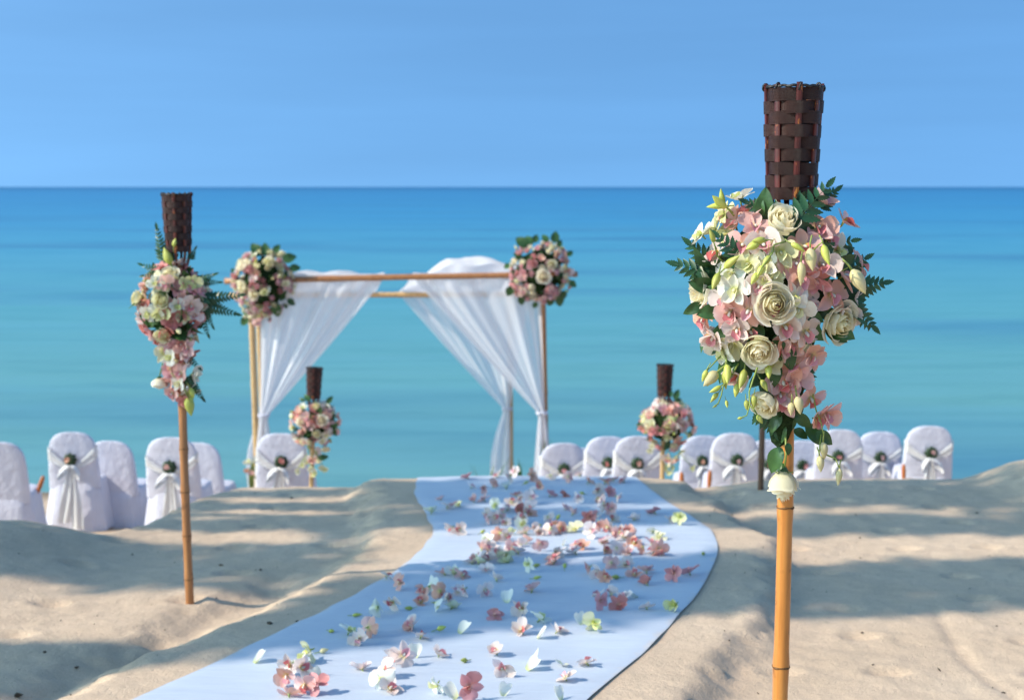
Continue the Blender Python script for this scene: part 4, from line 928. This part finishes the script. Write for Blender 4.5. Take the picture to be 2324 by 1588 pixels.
for a, b in ((FL, RL), (FR, RR)):
    d = (b - a).normalized() * 0.3; bamboo_bar(a - d + Vector((0.05, 0, 0.03)), b + d + Vector((0.05, 0, 0.03)), 0.028, 'bamboob', 'side_beam', 6)
for key in POSTS:
    p = POSTS[key][0]; mb = MB()
    for k in range(4): mb.tube([p + Vector((0.045 * math.cos(q), -0.045 + 0.05 * math.sin(q), -0.03 + 0.018 * k)) for q in [i * math.pi / 6 for i in range(13)]], 0.008, 5, False)
    link('rope_lashing', mb.mesh('rope_lashing', M['ribbon']), arch, ainv)

def drape(label, post_top, inner_top, tie, tail_bottom, seed, tail_w=0.16, tail_dx=0.0, folds=3.1, group='sheer drapes of the arch', sag=0.0):
    post_top, inner_top, tie, tail_bottom = map(Vector, (post_top, inner_top, tie, tail_bottom)); rn = random.Random(seed); mb = MB(); ph = rn.uniform(0, 6); dx = 1 if inner_top.x > post_top.x else -1
    out = Vector((0, -1, 0)); nu, nv = 70, 40
    def fn(i, j):
        s = i; f = math.sin(2 * math.pi * folds * s + ph + 2.2 * math.sin(3.3 * s + ph)) + 0.35 * math.sin(2 * math.pi * folds * 2.3 * s + 1.3 + 1.5 * math.sin(7 * s))
        if j < 0.08:                                                    # laid over the beam
            t = j / 0.08; p = post_top.lerp(inner_top, s); return p + Vector((0, 0.05 * (1 - t) - 0.05 * t, 0.035 * math.sin(math.pi * min(1, t * 0.9) ** 0.8) + 0.012)) + out * 0.012 * f * t
        if j < 0.66:
            t = (j - 0.08) / 0.58; w = (1 - t) ** 0.92; top = post_top.lerp(inner_top, s) + Vector((0, -0.05, 0))
            tt = tie + Vector((dx * (s - 0.4) * 0.07, -0.055, 0)); p = top.lerp(tt, t)
            p = p + Vector((0, 0, -0.16 * sag * math.sin(math.pi * t) * s)) + Vector((dx * 0.02 * math.sin(math.pi * t) * s, 0, 0))
            return p + out * f * (0.016 + 0.028 * math.sin(math.pi * min(1, t * 0.75 + 0.15))) * (0.35 + 0.65 * w)
        t = (j - 0.66) / 0.34; wd = 0.07 + (tail_w - 0.07) * math.sin(min(1, t * 1.5) * math.pi / 2)
        p = (tie + Vector((0, -0.055, 0))).lerp(tail_bottom + Vector((0, -0.055, 0)), t) + Vector((dx * (s - 0.5) * wd + tail_dx * math.sin(math.pi * t), 0, 0))
        return p + out * f * 0.018
    mb.grid(fn, nu, nv)
    o = thing('sheer_drape', (tie.x, tie.y, tail_bottom.z), label, 'curtain', group); inv = o.matrix_basis.inverted()
    link('hanging_cloth', mb.mesh('hanging_cloth', M['sheer']), o, inv)
    kb = MB(); kb.tube([tie + Vector((0.05 * math.cos(q), -0.04 + 0.06 * math.sin(q), 0.01 * math.sin(3 * q))) for q in [i * math.pi / 8 for i in range(17)]], [0.012 + 0.003 * math.sin(i) for i in range(17)], 6, False)
    link('tie_band', kb.mesh('tie_band', M['cover']), o, inv)
    return o
def down(p, z): q = Vector(p); q.z = z; return q
def on_post(key, v):
    p, f = POSTS[key]; D = AF if key[0] == 'F' else AR
    zz = at_depth(CU, v, D).z; t = (p.z - zz) / (p.z - f.z); return p.lerp(f, t)
gF = ground(FL.x, FL.y) + 0.02; gR = ground(RL.x, RL.y) + 0.02
drape('sheer white drape tied back to the front left post of the arch', FL + Vector((0.12, 0, 0.02)), at_depth(872, 632, AF), on_post('FL', 946) + Vector((0.10, 0, 0)), down(on_post('FL', 1080) + Vector((0.09, 0, 0)), gF), 1, 0.20, 0.0)
drape('sheer white drape behind, tied back to the rear left post of the arch', RL + Vector((0.1, 0, 0.02)), at_depth(842, 668, AR), on_post('RL', 952), down(on_post('RL', 1080) + Vector((-0.1, 0, 0)), gR), 2, 0.16, -0.06)
drape('sheer white drape tied back to the front right post of the arch', FR + Vector((-0.02, 0, 0.02)), at_depth(936, 630, AF), on_post('FR', 940) + Vector((-0.03, 0, 0)), down(on_post('FR', 1080) + Vector((-0.08, 0, 0)), gF), 3, 0.17, 0.02)
drape('sheer white drape behind, tied back to the rear right post of the arch', RR + Vector((0.25, 0, 0.02)), at_depth(905, 668, AR), on_post('RR', 930) + Vector((-0.03, 0, 0)), down(on_post('RR', 1080) + Vector((-0.12, 0, 0)), gR), 4, 0.24, -0.03)
def swag(label, u0, u1, v0, hump, u0r, u1r, seed):
    a0, a1 = at_depth(u0, v0, AF), at_depth(u1, v0 - 3, AF); b0, b1 = at_depth(u0r, 668, AR), at_depth(u1r, 668, AR); mb = MB()
    def fn(i, j):
        p = a0.lerp(a1, i).lerp(b0.lerp(b1, i), j); hx = interp(hump, i)
        return p + Vector((0, 0, hx * math.sin(math.pi * min(1, j * 1.5 + 0.12)) * (1 - 0.6 * j) + 0.018 * math.sin(19 * i + 5 * j + seed) + 0.035))
    mb.grid(fn, 60, 16); c = a0.lerp(a1, 0.5)
    o = tag(link('roof_swag', mb.mesh('roof_swag', M['sheer']), None, None), label, 'cloth', 'cloths over the roof of the arch')
    return o
swag('white cloth lying low over the left half of the arch roof', 600, 872, 632, [(0, 0.05), (0.3, 0.06), (0.55, 0.085), (0.8, 0.02), (1, 0.0)], 600, 850, 1)
swag('white cloth humped high over the right half of the arch roof', 936, 1225, 630, [(0, 0.0), (0.12, 0.06), (0.3, 0.22), (0.45, 0.27), (0.65, 0.22), (1, 0.11)], 905, 1150, 2)

GA = 'flower balls on the corners of the arch'
bl = at_depth(597, 640, AF - 0.12)
ab = thing('flower_ball', bl - Vector((0, 0, 0.3)), 'loose pink and cream flower ball on the left corner of the arch', 'bouquet', GA)
B, inv, rn = far_bouquet(ab, bl, 0.29, 0.33, 0.24, [(551, 602, 1.3), (605, 595, 1.0), (640, 580, 1.0), (548, 654, 1.2), (575, 668, 1.1), (620, 575, 0.9), (560, 595, 1.0)], 190, 31, ['pink', 'pale', 'cream', 'white'], rose_small=140, pinkp=0.5, rsc=1.2, osc=1.35, nleaf=60, tail=0.12, tail_x=-0.15)
for base, tip in [((590, 580), (570, 552)), ((600, 580), (600, 552)), ((640, 590), (668, 580)), ((655, 610), (678, 605)), ((650, 680), (668, 690)), ((620, 690), (632, 718)), ((560, 720), (545, 738)), ((570, 700), (548, 712)), ((645, 690), (650, 700)), ((530, 610), (522, 618)), ((620, 572), (632, 556))]: far_leaf(ab, inv, base, tip, bl.y - 0.1, rn.randrange(4), 1.2)
br = at_depth(1223, 616, AF - 0.12)
abr = thing('flower_ball', br - Vector((0, 0, 0.3)), 'round rosebud ball with leafy top on the right corner of the arch', 'bouquet', GA)
B, inv, rn = far_bouquet(abr, br, 0.30, 0.30, 0.25, [(1232, 628, 1.4), (1250, 600, 1.0)], 165, 32, ['pink', 'pale', 'pink'], rose_small=125, pinkp=0.6, rsc=1.2, osc=1.3, nleaf=110)
for base, tip in [((1195, 560), (1172, 538)), ((1205, 555), (1195, 535)), ((1240, 550), (1232, 532)), ((1255, 550), (1262, 526)), ((1265, 560), (1272, 545)), ((1285, 580), (1298, 570)), ((1290, 640), (1308, 648)), ((1265, 670), (1272, 695)), ((1250, 675), (1245, 695)), ((1180, 670), (1185, 692)), ((1160, 650), (1150, 672)), ((1155, 600), (1142, 608)), ((1215, 685), (1210, 700)), ((1275, 660), (1280, 680)), ((1210, 550), (1218, 533))]: far_leaf(abr, inv, base, tip, br.y - 0.08, rn.randrange(4), 1.3)
# ---------------------------------------------------------------- covered chairs
CH = 0.93
def rrect(w, d, y0, z, n=8, r=0.05, wav=0.0, ph=0.0):
    pts = []; r = min(r, w / 2 - 1e-3, d / 2 - 1e-3)
    for cxx, cyy, a0 in ((w/2 - r, d - r, 0), (-w/2 + r, d - r, 90), (-w/2 + r, r, 180), (w/2 - r, r, 270)):
        for k in range(n):
            a = R(a0 + 90 * k / (n - 1)); pts.append([cxx + r * math.cos(a), cyy + r * math.sin(a)])
    full = []
    m = len(pts)
    for i in range(m):                      # subdivide the straight runs
        p, q = pts[i], pts[(i + 1) % m]; seg = max(1, int(math.hypot(q[0]-p[0], q[1]-p[1]) / 0.03)) if (i + 1) % n == 0 else 1
        for k in range(seg): full.append((p[0] + (q[0]-p[0]) * k / seg, p[1] + (q[1]-p[1]) * k / seg))
    return full
def loft(mb, rings):
    base = len(mb.v); n = len(rings[0])
    for rg in rings: mb.v += [tuple(p) for p in rg]
    for j in range(len(rings) - 1):
        for k in range(n): mb.face([base+j*n+k, base+j*n+(k+1) % n, base+(j+1)*n+(k+1) % n, base+(j+1)*n+k])
    mb.face([base + (len(rings)-1)*n + k for k in range(n)])
def ring(w, d, y0, z, m=64, ex=4.0, wav=0.0, ph=0.0, k=11):
    pts = []
    for i in range(m):
        a = 2 * math.pi * i / m; c, s = math.cos(a), math.sin(a)
        x = math.copysign(abs(c) ** (2 / ex), c) * w / 2; y = math.copysign(abs(s) ** (2 / ex), s) * d / 2 + d / 2
        q = 1 + wav * math.sin(k * a + ph) + 0.5 * wav * math.sin((k * 2 + 3) * a + 2 * ph)
        pts.append((x * q, y0 + (y - d / 2) * q + d / 2, z))
    return pts
def make_cover(seed):
    rn = random.Random(seed); ph = rn.uniform(0, 6)
    back = MB(); rings = []
    for z, w, d, y in [(0.40, 0.475, 0.11, 0.012), (0.52, 0.468, 0.085, 0.004), (0.62, 0.458, 0.075, -0.006), (0.72, 0.446, 0.068, -0.016), (0.80, 0.425, 0.062, -0.024), (0.855, 0.385, 0.056, -0.030), (0.895, 0.315, 0.050, -0.035), (0.918, 0.225, 0.042, -0.038), (0.929, 0.12, 0.032, -0.040), (0.931, 0.03, 0.02, -0.040)]:
        rings.append(ring(w, d, y, z, 64, 3.2, 0.006, ph))
    loft(back, rings)
    skirt = MB(); rings = []
    for z, w, d, y, wv in [(0.0, 0.60, 0.62, -0.055, 0.035), (0.06, 0.585, 0.605, -0.048, 0.030), (0.2, 0.55, 0.57, -0.028, 0.020), (0.34, 0.515, 0.54, -0.010, 0.010), (0.44, 0.485, 0.515, 0.008, 0.004), (0.465, 0.465, 0.495, 0.018, 0.002), (0.475, 0.42, 0.45, 0.04, 0.0), (0.477, 0.1, 0.1, 0.2, 0.0)]:
        rings.append(ring(w, d, y, z, 64, 4.0, wv, ph, 9))
    loft(skirt, rings)
    return back.mesh('back_cover', M['cover']), skirt.mesh('skirt', M['cover'])
COVERS = [make_cover(k) for k in range(3)]
def make_sash(sv=0):
    """satin band in a V round the back, knot, two loops, two tails; the back looks along -Y"""
    band = MB()
    def fb(i, j):
        s = i * 2 - 1; x = s * 0.228; dip = (0.115 + 0.02 * math.sin(sv * 2.1)) * (1 - abs(s) ** 1.3) + 0.012 * s * math.sin(sv * 3.7); wd = 0.035 + (0.075 + 0.02 * math.sin(sv * 1.7)) * abs(s) ** 1.2
        y = -0.030 - 0.004 * math.sin(30 * j) - 0.012 * (1 - abs(s)); y = y if abs(s) < 0.93 else y + (abs(s) - 0.93) * 0.55
        return (x, y, 0.745 - dip + (j - 0.5) * wd - 0.02 * (1 - abs(s)))
    band.grid(fb, 28, 6)
    knot = MB(); knot.lathe([(0.0, -0.028), (0.018, -0.024), (0.027, -0.008), (0.027, 0.008), (0.018, 0.024), (0.0, 0.028)], 10, Matrix.Translation((0, -0.062, 0.612)) @ Matrix.Diagonal((1, 0.7, 1, 1)))
    def loop(sg):
        mb = MB()
        def f(i, j):
            a = i * 2 * math.pi; L = 0.135 * (1 + 0.22 * math.sin(sv * 2.9 + sg)); x = sg * (L * 0.5 * (1 - math.cos(a))) ; z = 0.612 - 0.05 * math.sin(a / 2) ** 2 + 0.030 * math.sin(a) ; y = -0.062 - 0.020 * math.sin(a / 2) + (j - 0.5) * 0.055 * math.sin(a / 2 + 0.05)
            return (x * 0.72, y - 0.01, z + (j - 0.5) * 0.05 * math.sin(a / 2) - 0.03 * (x / L) ** 2)
        mb.grid(f, 22, 4); return mb
    def tail(sg):
        mb = MB()
        def f(i, j):
            w = 0.028 + 0.075 * min(1, j * 1.8); x = sg * (0.012 + (0.035 + 0.03 * math.sin(sv * 1.9 + sg)) * j) + (i - 0.5) * w; z = 0.605 - (0.50 + 0.07 * math.sin(sv + sg)) * j; y = -0.066 - 0.025 * j - 0.010 * math.sin(9 * i + 3 * j + sg) - 0.012
            return (x, y, z)
        mb.grid(f, 8, 14); return mb
    return [('sash_band', band.mesh('sash_band', M['satin'])), ('sash_knot', knot.mesh('sash_knot', M['satin'])), ('bow_loop', loop(-1).mesh('bow_loop', M['satin'])), ('bow_loop', loop(1).mesh('bow_loop', M['satin'])),
            ('sash_tail', tail(-1).mesh('sash_tail', M['satin'])), ('sash_tail', tail(1).mesh('sash_tail', M['satin']))]
SASHES = [make_sash(k) for k in range(4)]
PLEAF = [rleaf_mb(0.060, 0.026, k).mesh('leaf', M['posyleaf']) for k in range(4)]
def solve_top(u, v, h):
    D = 9.8
    while D < 17.5:
        p = at_depth(u, v, D)
        if p.z - ground(p.x, p.y) <= h and D > 11.3: return p
        D += 0.02
    return p
GC = 'white covered chairs facing the sea'; GP = 'small posies on the chair backs'
def chair(u, vtop, label, sash=True, rz=0.0, seed=0, posy=None, D=None):
    p = solve_top(u, vtop, CH) if D is None else at_depth(u, vtop, D)
    gz = p.z - CH                                                   # the skirt reaches just into the sand
    o = thing('covered_chair', (p.x, p.y + 0.04, gz), label, 'chair', GC, rz); cv = COVERS[seed % 3]
    link('back_cover', cv[0], o); link('skirt', cv[1], o)
    if sash:
        for n, m in SASHES[seed % 4]: link(n, m, o)
        if posy:
            rn = random.Random(seed); q = o.matrix_basis @ Vector((rn.uniform(-0.02, 0.02), -0.075, 0.675))
            t = thing('chair_posy', q, posy, 'posy', GP); ti = Matrix()
            for k in range(16):
                a = k * 0.785 + (0.4 if k > 7 else 0); link('leaf', PLEAF[k % 4], t, Matrix.Rotation(a, 4, 'Y') @ Matrix.Rotation(-0.5, 4, 'X') @ Matrix.Rotation(R(90), 4, 'X') @ Matrix.Rotation(0.25 + 0.35 * (k > 7), 4, 'X') @ Matrix.Scale(1.25 if k < 8 else 0.95, 4))
            link('orchid', ORCHID[rn.choice(['pink', 'deep']), seed % 6], t, face_matrix((rn.uniform(-0.02, 0.02), -0.035, rn.uniform(0.0, 0.025)), (rn.uniform(-.6, .6), -1, 0.3), rn.uniform(0, 6), 0.72))
    return o
chair(-12, 1004, 'white covered chair cut off by the left edge of the picture', False, 0.10, 0)
chair(158, 981, 'tall white chair with long ivory sash, leftmost chair with a bow', True, 0.04, 1, 'posy on the leftmost chair that has a bow')
chair(246, 1001, 'plain white covered chair behind the leftmost chair with a bow', False, -0.12, 2, D=13.3)
chair(384, 993, 'white chair with a bow behind the left torch pole', True, -0.03, 3, 'posy beside the left torch pole, on a chair back')
chair(444, 1005, 'plain white covered chair peeping out right of the left torch pole', False, -0.10, 4, D=13.3)
chair(634, 984, 'white chair with a bow between the arch post and the far left torch', True, -0.02, 5, 'posy on the chair under the left side of the arch')
RIGHT = [(1276, 1006, 'first', 0.12, 13.8), (1324, 1017, 'second', 0.10, 14.6), (1378, 991, 'third', 0.08, 13.6), (1447, 990, 'fourth', 0.06, 13.0), (1596, 989, 'fifth', 0.03, 14.2), (1668, 983, 'sixth', 0.0, 13.2), (1748, 998, 'seventh', -0.02, 14.5), (1822, 1000, 'eighth', -0.03, 14.4), (1906, 975, 'ninth', -0.04, 13.4), (1998, 980, 'tenth', -0.05, 14.0), (2111, 967, 'last', -0.05, 13.3)]
for k, (u, v, w, rz, D) in enumerate(RIGHT):
    chair(u, v, 'white chair with bow, %s from the arch in the right-hand rows' % w, True, rz, 10 + k, 'posy on the %s chair from the arch in the right-hand rows' % w, D)

# ---------------------------------------------------------------- folded paper parasols
def parasol(u, v, D, lean, label, ry=0.0):
    """top of the wooden handle at the survey point"""
    p = at_depth(u, v, D); foot = Vector((p.x + lean[0], p.y + lean[1], 0)); foot.z = ground(foot.x, foot.y) - 0.01; ax = p - foot; L = ax.length
    o = bpy.data.objects.new('folded_parasol', None); COL.objects.link(o); o.matrix_basis = Matrix.Translation(foot) @ Vector((0, 0, 1)).rotation_difference(ax.normalized()).to_matrix().to_4x4()
    tag(o, label, 'parasol', 'folded paper parasols'); mb = MB(); H = L - 0.24
    def f(i, j):
        a = i * 2 * math.pi; r = 0.016 + 0.034 * math.sin(min(1, j * 1.25) * math.pi / 2); r *= 1 + 0.16 * math.cos(16 * a); return (r * math.cos(a), r * math.sin(a), 0.05 + (H - 0.05) * j)
    mb.grid(f, 64, 8, True); link('paper_canopy', mb.mesh('paper_canopy', M['paper']), o)
    hb = MB(); hb.lathe([(0.0, 0.0), (0.008, 0.0), (0.008, H), (0.009, L - 0.17), (0.016, L - 0.15), (0.021, L - 0.09), (0.019, L - 0.03), (0.010, L - 0.004), (0.0, L)], 12); link('handle', hb.mesh('handle', M['wood']), o)
    rb_ = MB(); rb_.lathe([(0.044, H - 0.03), (0.053, H - 0.028), (0.053, H - 0.004), (0.044, H), (0.0, H + 0.004)], 20); link('canopy_edge', rb_.mesh('canopy_edge', M['paper']), o)
    return o
parasol(97, 1079, 12.1, (-0.24, 0.02), 'folded cream parasol with orange handle leaning left of the bowed chair')
parasol(1610, 1066, 12.4, (-0.03, 0.02), 'folded parasol whose handle shows between the fifth and sixth chairs right of the arch')
parasol(2049, 1052, 13.0, (0.03, 0.02), 'folded parasol whose handle shows just left of the rightmost chair')
parasol(1545, 1070, 12.2, (0.02, 0.02), 'folded parasol with brown handle just right of the torch among the chairs')

# ---------------------------------------------------------------- plants at the foot of the arch
def tuft(u, v, D, n, h, label, col='leaf', spread=0.10, pot=False):
    p = at_depth(u, v, D); gz = ground(p.x, p.y); top = p.z - gz; o = thing('grass_tuft' if not pot else 'potted_plant', (p.x, p.y, gz), label, 'plant', 'plants at the feet of the arch'); rn = random.Random(int(u)); z0 = 0.0
    if pot:
        z0 = 0.26; mb = MB(); mb.lathe([(0.0, 0.0), (0.055, 0.0), (0.075, 0.22), (0.085, 0.225), (0.085, 0.26), (0.07, 0.26), (0.0, 0.24)], 16); link('pot', mb.mesh('pot', M['pot']), o)
    for k in range(n):
        a = rn.uniform(0, 6.28); q = rn.random(); hh = top * rn.uniform(0.72, 1.0); e = Vector((math.cos(a), math.sin(a), 0)) * spread * (0.3 + q); mb = MB(); w = 0.016
        def f(i, j): 
            c = Vector((0, 0, z0 + (hh - z0) * j)) + e * (0.15 + j * j); s = (i - 0.5) * 2 * w * math.sin(math.pi * (0.15 + 0.85 * j)) ; return c + Vector((-math.sin(a), math.cos(a), 0)) * s
        mb.grid(f, 2, 6); link('blade', mb.mesh('blade', M[col]), o)
    return o, top
tuft(1240, 992, 14.0, 34, 0.5, 'dense dark green grass tuft at the front right post of the arch', 'leaf', 0.06)
tuft(1180, 1030, 14.6, 9, 0.4, 'small green tuft between the two right posts of the arch', 'leaf', 0.05)
tuft(1098, 1028, 14.6, 7, 0.4, 'sparse thin plant left of the rear right arch post', 'leaf', 0.22)
tp, ttop = tuft(568, 1030, 13.6, 12, 0.4, 'small potted plant with pale flowers at the left posts of the arch', 'stem', 0.06, True)
for k in range(7): link('blossom', ORCHID[('white', 'pink', 'cream')[k % 3], k % 6], tp, face_matrix((random.uniform(-.07, .07), -0.05, ttop * random.uniform(0.62, 0.98)), (random.uniform(-.5, .5), -1, 0.3), 0, 0.8))
tu2 = at_depth(553, 1090, 13.4)

# ---------------------------------------------------------------- blossoms strewn on the runner
def k1(x, y): return 890.9 + x * 0.3333, 1053.5 + y * 0.3333
def k2(x, y): return 813.4 + x * 0.3666, 1239.4 + y * 0.3666
def k3(x, y): return 542.3 + x * 0.3999, 1378.9 + y * 0.3999
S1 = "505,80,D 710,70,P 830,65,P 800,110,P 530,145,P 680,140,D 770,150,W 615,180,P 940,100,P 890,125,G 1000,150,P 1070,85,P 1190,105,D 1270,65,P 1330,115,P 1440,120,P 1500,100,D 1570,105,P 1300,190,G 1070,200,D 1165,200,D 1265,240,P 1390,210,P 1470,200,D 1420,240,P 1520,240,P 325,225,D 550,240,D 620,235,P 400,285,P 450,270,C 260,320,W 840,200,P 930,210,P 805,260,P 860,250,P 940,255,P 700,285,W 780,300,P 850,330,D 920,300,P 930,330,P 1170,295,D 1220,330,D 1440,290,P 1480,320,P 1380,335,P 1775,320,D 1640,365,P 1330,380,D 1490,370,P 1885,375,P 1950,390,C 650,390,P 690,385,P 730,375,P 850,375,P 965,405,G 1050,380,P 1110,378,G 400,450,P 595,455,G 790,460,C 870,440,W 900,460,P 990,460,P 1100,450,P 1135,450,P 1240,440,C 1310,450,G 1400,430,P 1460,440,P 1540,470,P 1620,480,P 1770,450,W 1810,490,C 1350,485,P 1450,520,P 1490,480,P 1560,500,P 1640,530,D 1760,530,D 640,520,W 730,500,P 770,500,P 905,520,P 1155,528,w 1000,570,D 1290,560,P 1240,600,P 1440,590,P 1520,600,P 1610,600,P 1700,590,P 1770,590,P 1820,600,P 2115,600,G 600,570,P 650,600,P 550,640,P 640,650,P 690,620,P 810,580,P 850,595,P 770,640,C 1100,620,P 1090,660,D"
S2 = "700,90,P 740,95,C 790,140,P 920,85,C 1080,110,G 1205,80,P 1270,130,G 170,185,P 530,160,P 590,165,W 640,180,P 850,205,P 1050,140,W 1080,190,G 1430,160,P 1480,180,P 1530,200,D 1610,185,G 1560,120,P 1650,110,P 1710,170,D 1780,150,P 1780,225,D 1950,195,D 2045,160,D 255,250,P 400,275,D 440,280,W 380,340,D 330,375,G 500,310,P 540,320,P 610,285,P 655,300,P 780,290,P 920,330,w 1070,270,D 575,375,C 470,390,W 210,385,P 115,425,W 840,430,D 1010,410,P 1120,455,W 1480,290,P 1560,290,P 1640,310,P 1490,380,D 1610,375,D 1720,295,w 1780,380,P 1960,380,C 330,490,P"
S3 = "640,35,G 510,120,G 620,140,W 730,150,P 680,190,P 980,110,P 1030,160,P 1120,120,G 1250,130,w 1600,130,P 1690,155,w 1800,130,P 1940,85,w 2010,125,C 85,300,w 455,245,Y 350,310,W 400,290,C 290,360,P 350,370,P 450,370,w 270,420,P 280,490,P 370,470,P 440,470,D 695,335,A 880,300,P 930,310,P 990,265,w 1130,265,A 1290,290,G 1460,255,P 1650,295,w 1630,335,w 1835,300,w 1970,310,A 1490,365,A 1850,400,A 820,380,P 800,450,W 850,460,A 1120,480,W 1230,505,w 1300,515,D 1490,490,w 1820,510,w"
STREWN = []; srn = random.Random(3)
for s, k in ((S1, k1), (S2, k2), (S3, k3)):
    for it in s.split():
        x, y, t = it.split(','); u, v = k(float(x), float(y)); STREWN.append((u, v, t))
        if s is S1 and t == 'P' and 240 < float(y) < 660 and srn.random() < 0.5: STREWN.append((u + srn.choice([-1, 1]) * srn.uniform(9, 16), v + srn.uniform(-8, 8), srn.choice('PPA')))
RPET = [petal_mb(0.052, 0.026, [(0, 0.4), (0.2, 0.7), (0.45, 0.95), (0.7, 1.0), (0.88, 0.85), (1, 0.45)], b, 0.55, 0.002, k, 6, 8).mesh('rose_petal', M['white']) for k, b in enumerate((0.9, 1.3, 0.6, 1.1))]
ORD = ['zeroth', 'first', 'second', 'third', 'fourth', 'fifth', 'sixth', 'seventh', 'eighth', 'ninth', 'tenth', 'eleventh', 'twelfth', 'thirteenth', 'fourteenth', 'fifteenth', 'sixteenth', 'seventeenth', 'eighteenth', 'nineteenth', 'twentieth', 'twenty-first', 'twenty-second', 'twenty-third', 'twenty-fourth', 'twenty-fifth', 'twenty-sixth']
def on_runner(u, v):
    r = ray(u, v); t = 3.5
    while t < 11.5:
        p = Vector((0, 0, CAMZ)) + r * t
        if p.z <= runner_top(p.x, p.y) + 0.004: return p
        t += 0.004
    return None
rn = random.Random(77); items = []
for u, v, t in STREWN:
    p = on_runner(u, v + 6)
    if p is None or abs(p.x - cx(p.y)) > 0.80: continue
    items.append((p, t))
items.sort(key=lambda it: it[0].y)
rows, per = [], 10
for i in range(0, len(items), per): rows.append(sorted(items[i:i + per], key=lambda it: it[0].x))
KIND = {'P': ('pink', 'pale pink orchid blossom'), 'A': ('pale', 'whitish pink orchid blossom'), 'D': ('deep', 'rosy pink orchid blossom'), 'W': ('white', 'white orchid blossom'), 'C': ('cream', 'yellowish orchid blossom'), 'G': (None, 'green orchid bud'), 'Y': (None, 'yellow orchid bud'), 'w': (None, 'loose white petal')}
for ri, row in enumerate(rows):
    for ci, (p, t) in enumerate(row):
        col, nm = KIND[t]; lab = '%s on runner, %s from left, %s row from front' % (nm, ORD[ci + 1], ORD[ri + 1]); g = 'blossoms strewn on the runner'; near = p.y < 5.6
        surf = runner_top(p.x, p.y) + 0.005 * abs(nz(p.x, p.y, 2.4, 15.0)) + 0.008 * abs(nz(p.x * 0.4 + 0.3 * p.y, p.y, 3.6, 17.0)) + 0.0015
        if col == 'pink' and rn.random() < 0.60: col = 'pale'
        if col == 'deep' and rn.random() < 0.4: col = 'pink'
        if col:
            lie = rn.random(); az = rn.uniform(0, 6.28)
            if lie < 0.58: n = Vector((math.cos(az) * 0.6, math.sin(az) * 0.6, 1))       # face up
            elif lie < 0.85: n = Vector((rn.uniform(-1, 1), -0.8, rn.uniform(-0.1, 0.5)))  # on its side, looking at us
            else: n = Vector((math.cos(az), math.sin(az), -0.5))
            k = rn.randrange(6); sc = rn.uniform(1.0, 1.35); Mx = face_matrix((0, 0, 0), n, rn.uniform(0, 6.28), sc)
            if near:
                o = put_orchid(col, Mx, None, 'orchid_blossom', rn); bpy.context.view_layer.update()
                zmin = min((o.matrix_basis @ c.matrix_basis @ vv.co).z for c in o.children for vv in c.data.vertices)
                zmin = min(zmin, min((o.matrix_basis @ vv.co).z for vv in o.data.vertices))
            else:
                o = link('orchid_blossom', ORCHID[col, k], None, Mx); zmin = min((Mx @ vv.co).z for vv in o.data.vertices)
            o.location = (p.x, p.y, surf - zmin - 0.007); tag(o, lab, 'blossom', g)
        elif t == 'w':
            Mx = face_matrix((0, 0, 0), (rn.uniform(-1, 1), rn.uniform(-1.0, 0.3), rn.uniform(0.1, 2.2)), rn.uniform(-0.9, 0.9), rn.uniform(0.85, 1.15)); m = RPET[rn.randrange(4)]; o = link('fallen_petal', m, None, Mx)
            zmin = min((Mx @ vv.co).z for vv in m.vertices); o.location = (p.x, p.y, surf - zmin - 0.002); tag(o, lab, 'petal', g)
        else:
            Mx = face_matrix((0, 0, 0), (rn.uniform(-1, 1), rn.uniform(-0.4, 0.4), 0.15), rn.uniform(0, 6), rn.uniform(1.0, 1.35)); m = BUDS['bud' if t == 'G' else 'budp', rn.randrange(4)]; o = link('fallen_bud', m, None, Mx)
            zmin = min((Mx @ vv.co).z for vv in m.vertices); o.location = (p.x, p.y, surf - zmin - 0.001); tag(o, lab, 'bud', g)

# ---------------------------------------------------------------- crumbs of bark, seeds and twigs in the sand
db = MB(); rn = random.Random(5)
def crumb(x, Y, s):
    z = ground(x, Y); st = Matrix.Translation((x, Y, z + s * 0.25)) @ Euler((rn.uniform(-.4, .4), rn.uniform(-.4, .4), rn.uniform(0, 6))).to_matrix().to_4x4() @ Matrix.Diagonal((s * rn.uniform(0.7, 2.2), s * rn.uniform(0.6, 1.0), s * rn.uniform(0.4, 0.8), 1))
    b = len(db.v); V = [(1, 0, 0), (-1, 0, 0), (0, 1, 0), (0, -1, 0), (0, 0, 1), (0, 0, -1)]
    for q in V: db.v.append(tuple(st @ (Vector(q) * rn.uniform(0.75, 1.2))))
    for f in ((0, 2, 4), (2, 1, 4), (1, 3, 4), (3, 0, 4), (2, 0, 5), (1, 2, 5), (3, 1, 5), (0, 3, 5)): db.face([b + i for i in f])
for i in range(520):
    Y = rn.uniform(3.9, 9.4) ; x = rn.uniform(-0.42, 0.42) * Y
    if abs(x - cx(Y)) < 0.84: continue
    crumb(x, Y, rn.choice([0.002, 0.0025, 0.003, 0.004, 0.006]) * rn.uniform(0.7, 1.2))
for u, v, s in [(500, 1283, 0.020), (590, 1296, 0.018), (660, 1130, 0.020), (610, 1415, 0.022), (672, 1410, 0.014), (38, 1580, 0.028), (2260, 1420, 0.012), (1950, 1220, 0.014), (1940, 1168, 0.016), (2130, 1520, 0.013), (1955, 1435, 0.010), (2480, 1170, 0.02), (100, 1480, 0.016), (172, 1515, 0.016), (2215, 1165, 0.016), (845, 1400, 0.014), (900, 1370, 0.012)]:
    p = on_ground(u, v); crumb(p.x, p.y, s * 0.62)
tag(link('beach_litter', db.mesh('beach_litter', M['debris'], False)), 'dark crumbs of bark and seeds scattered on the sand', 'debris', None, 'stuff')
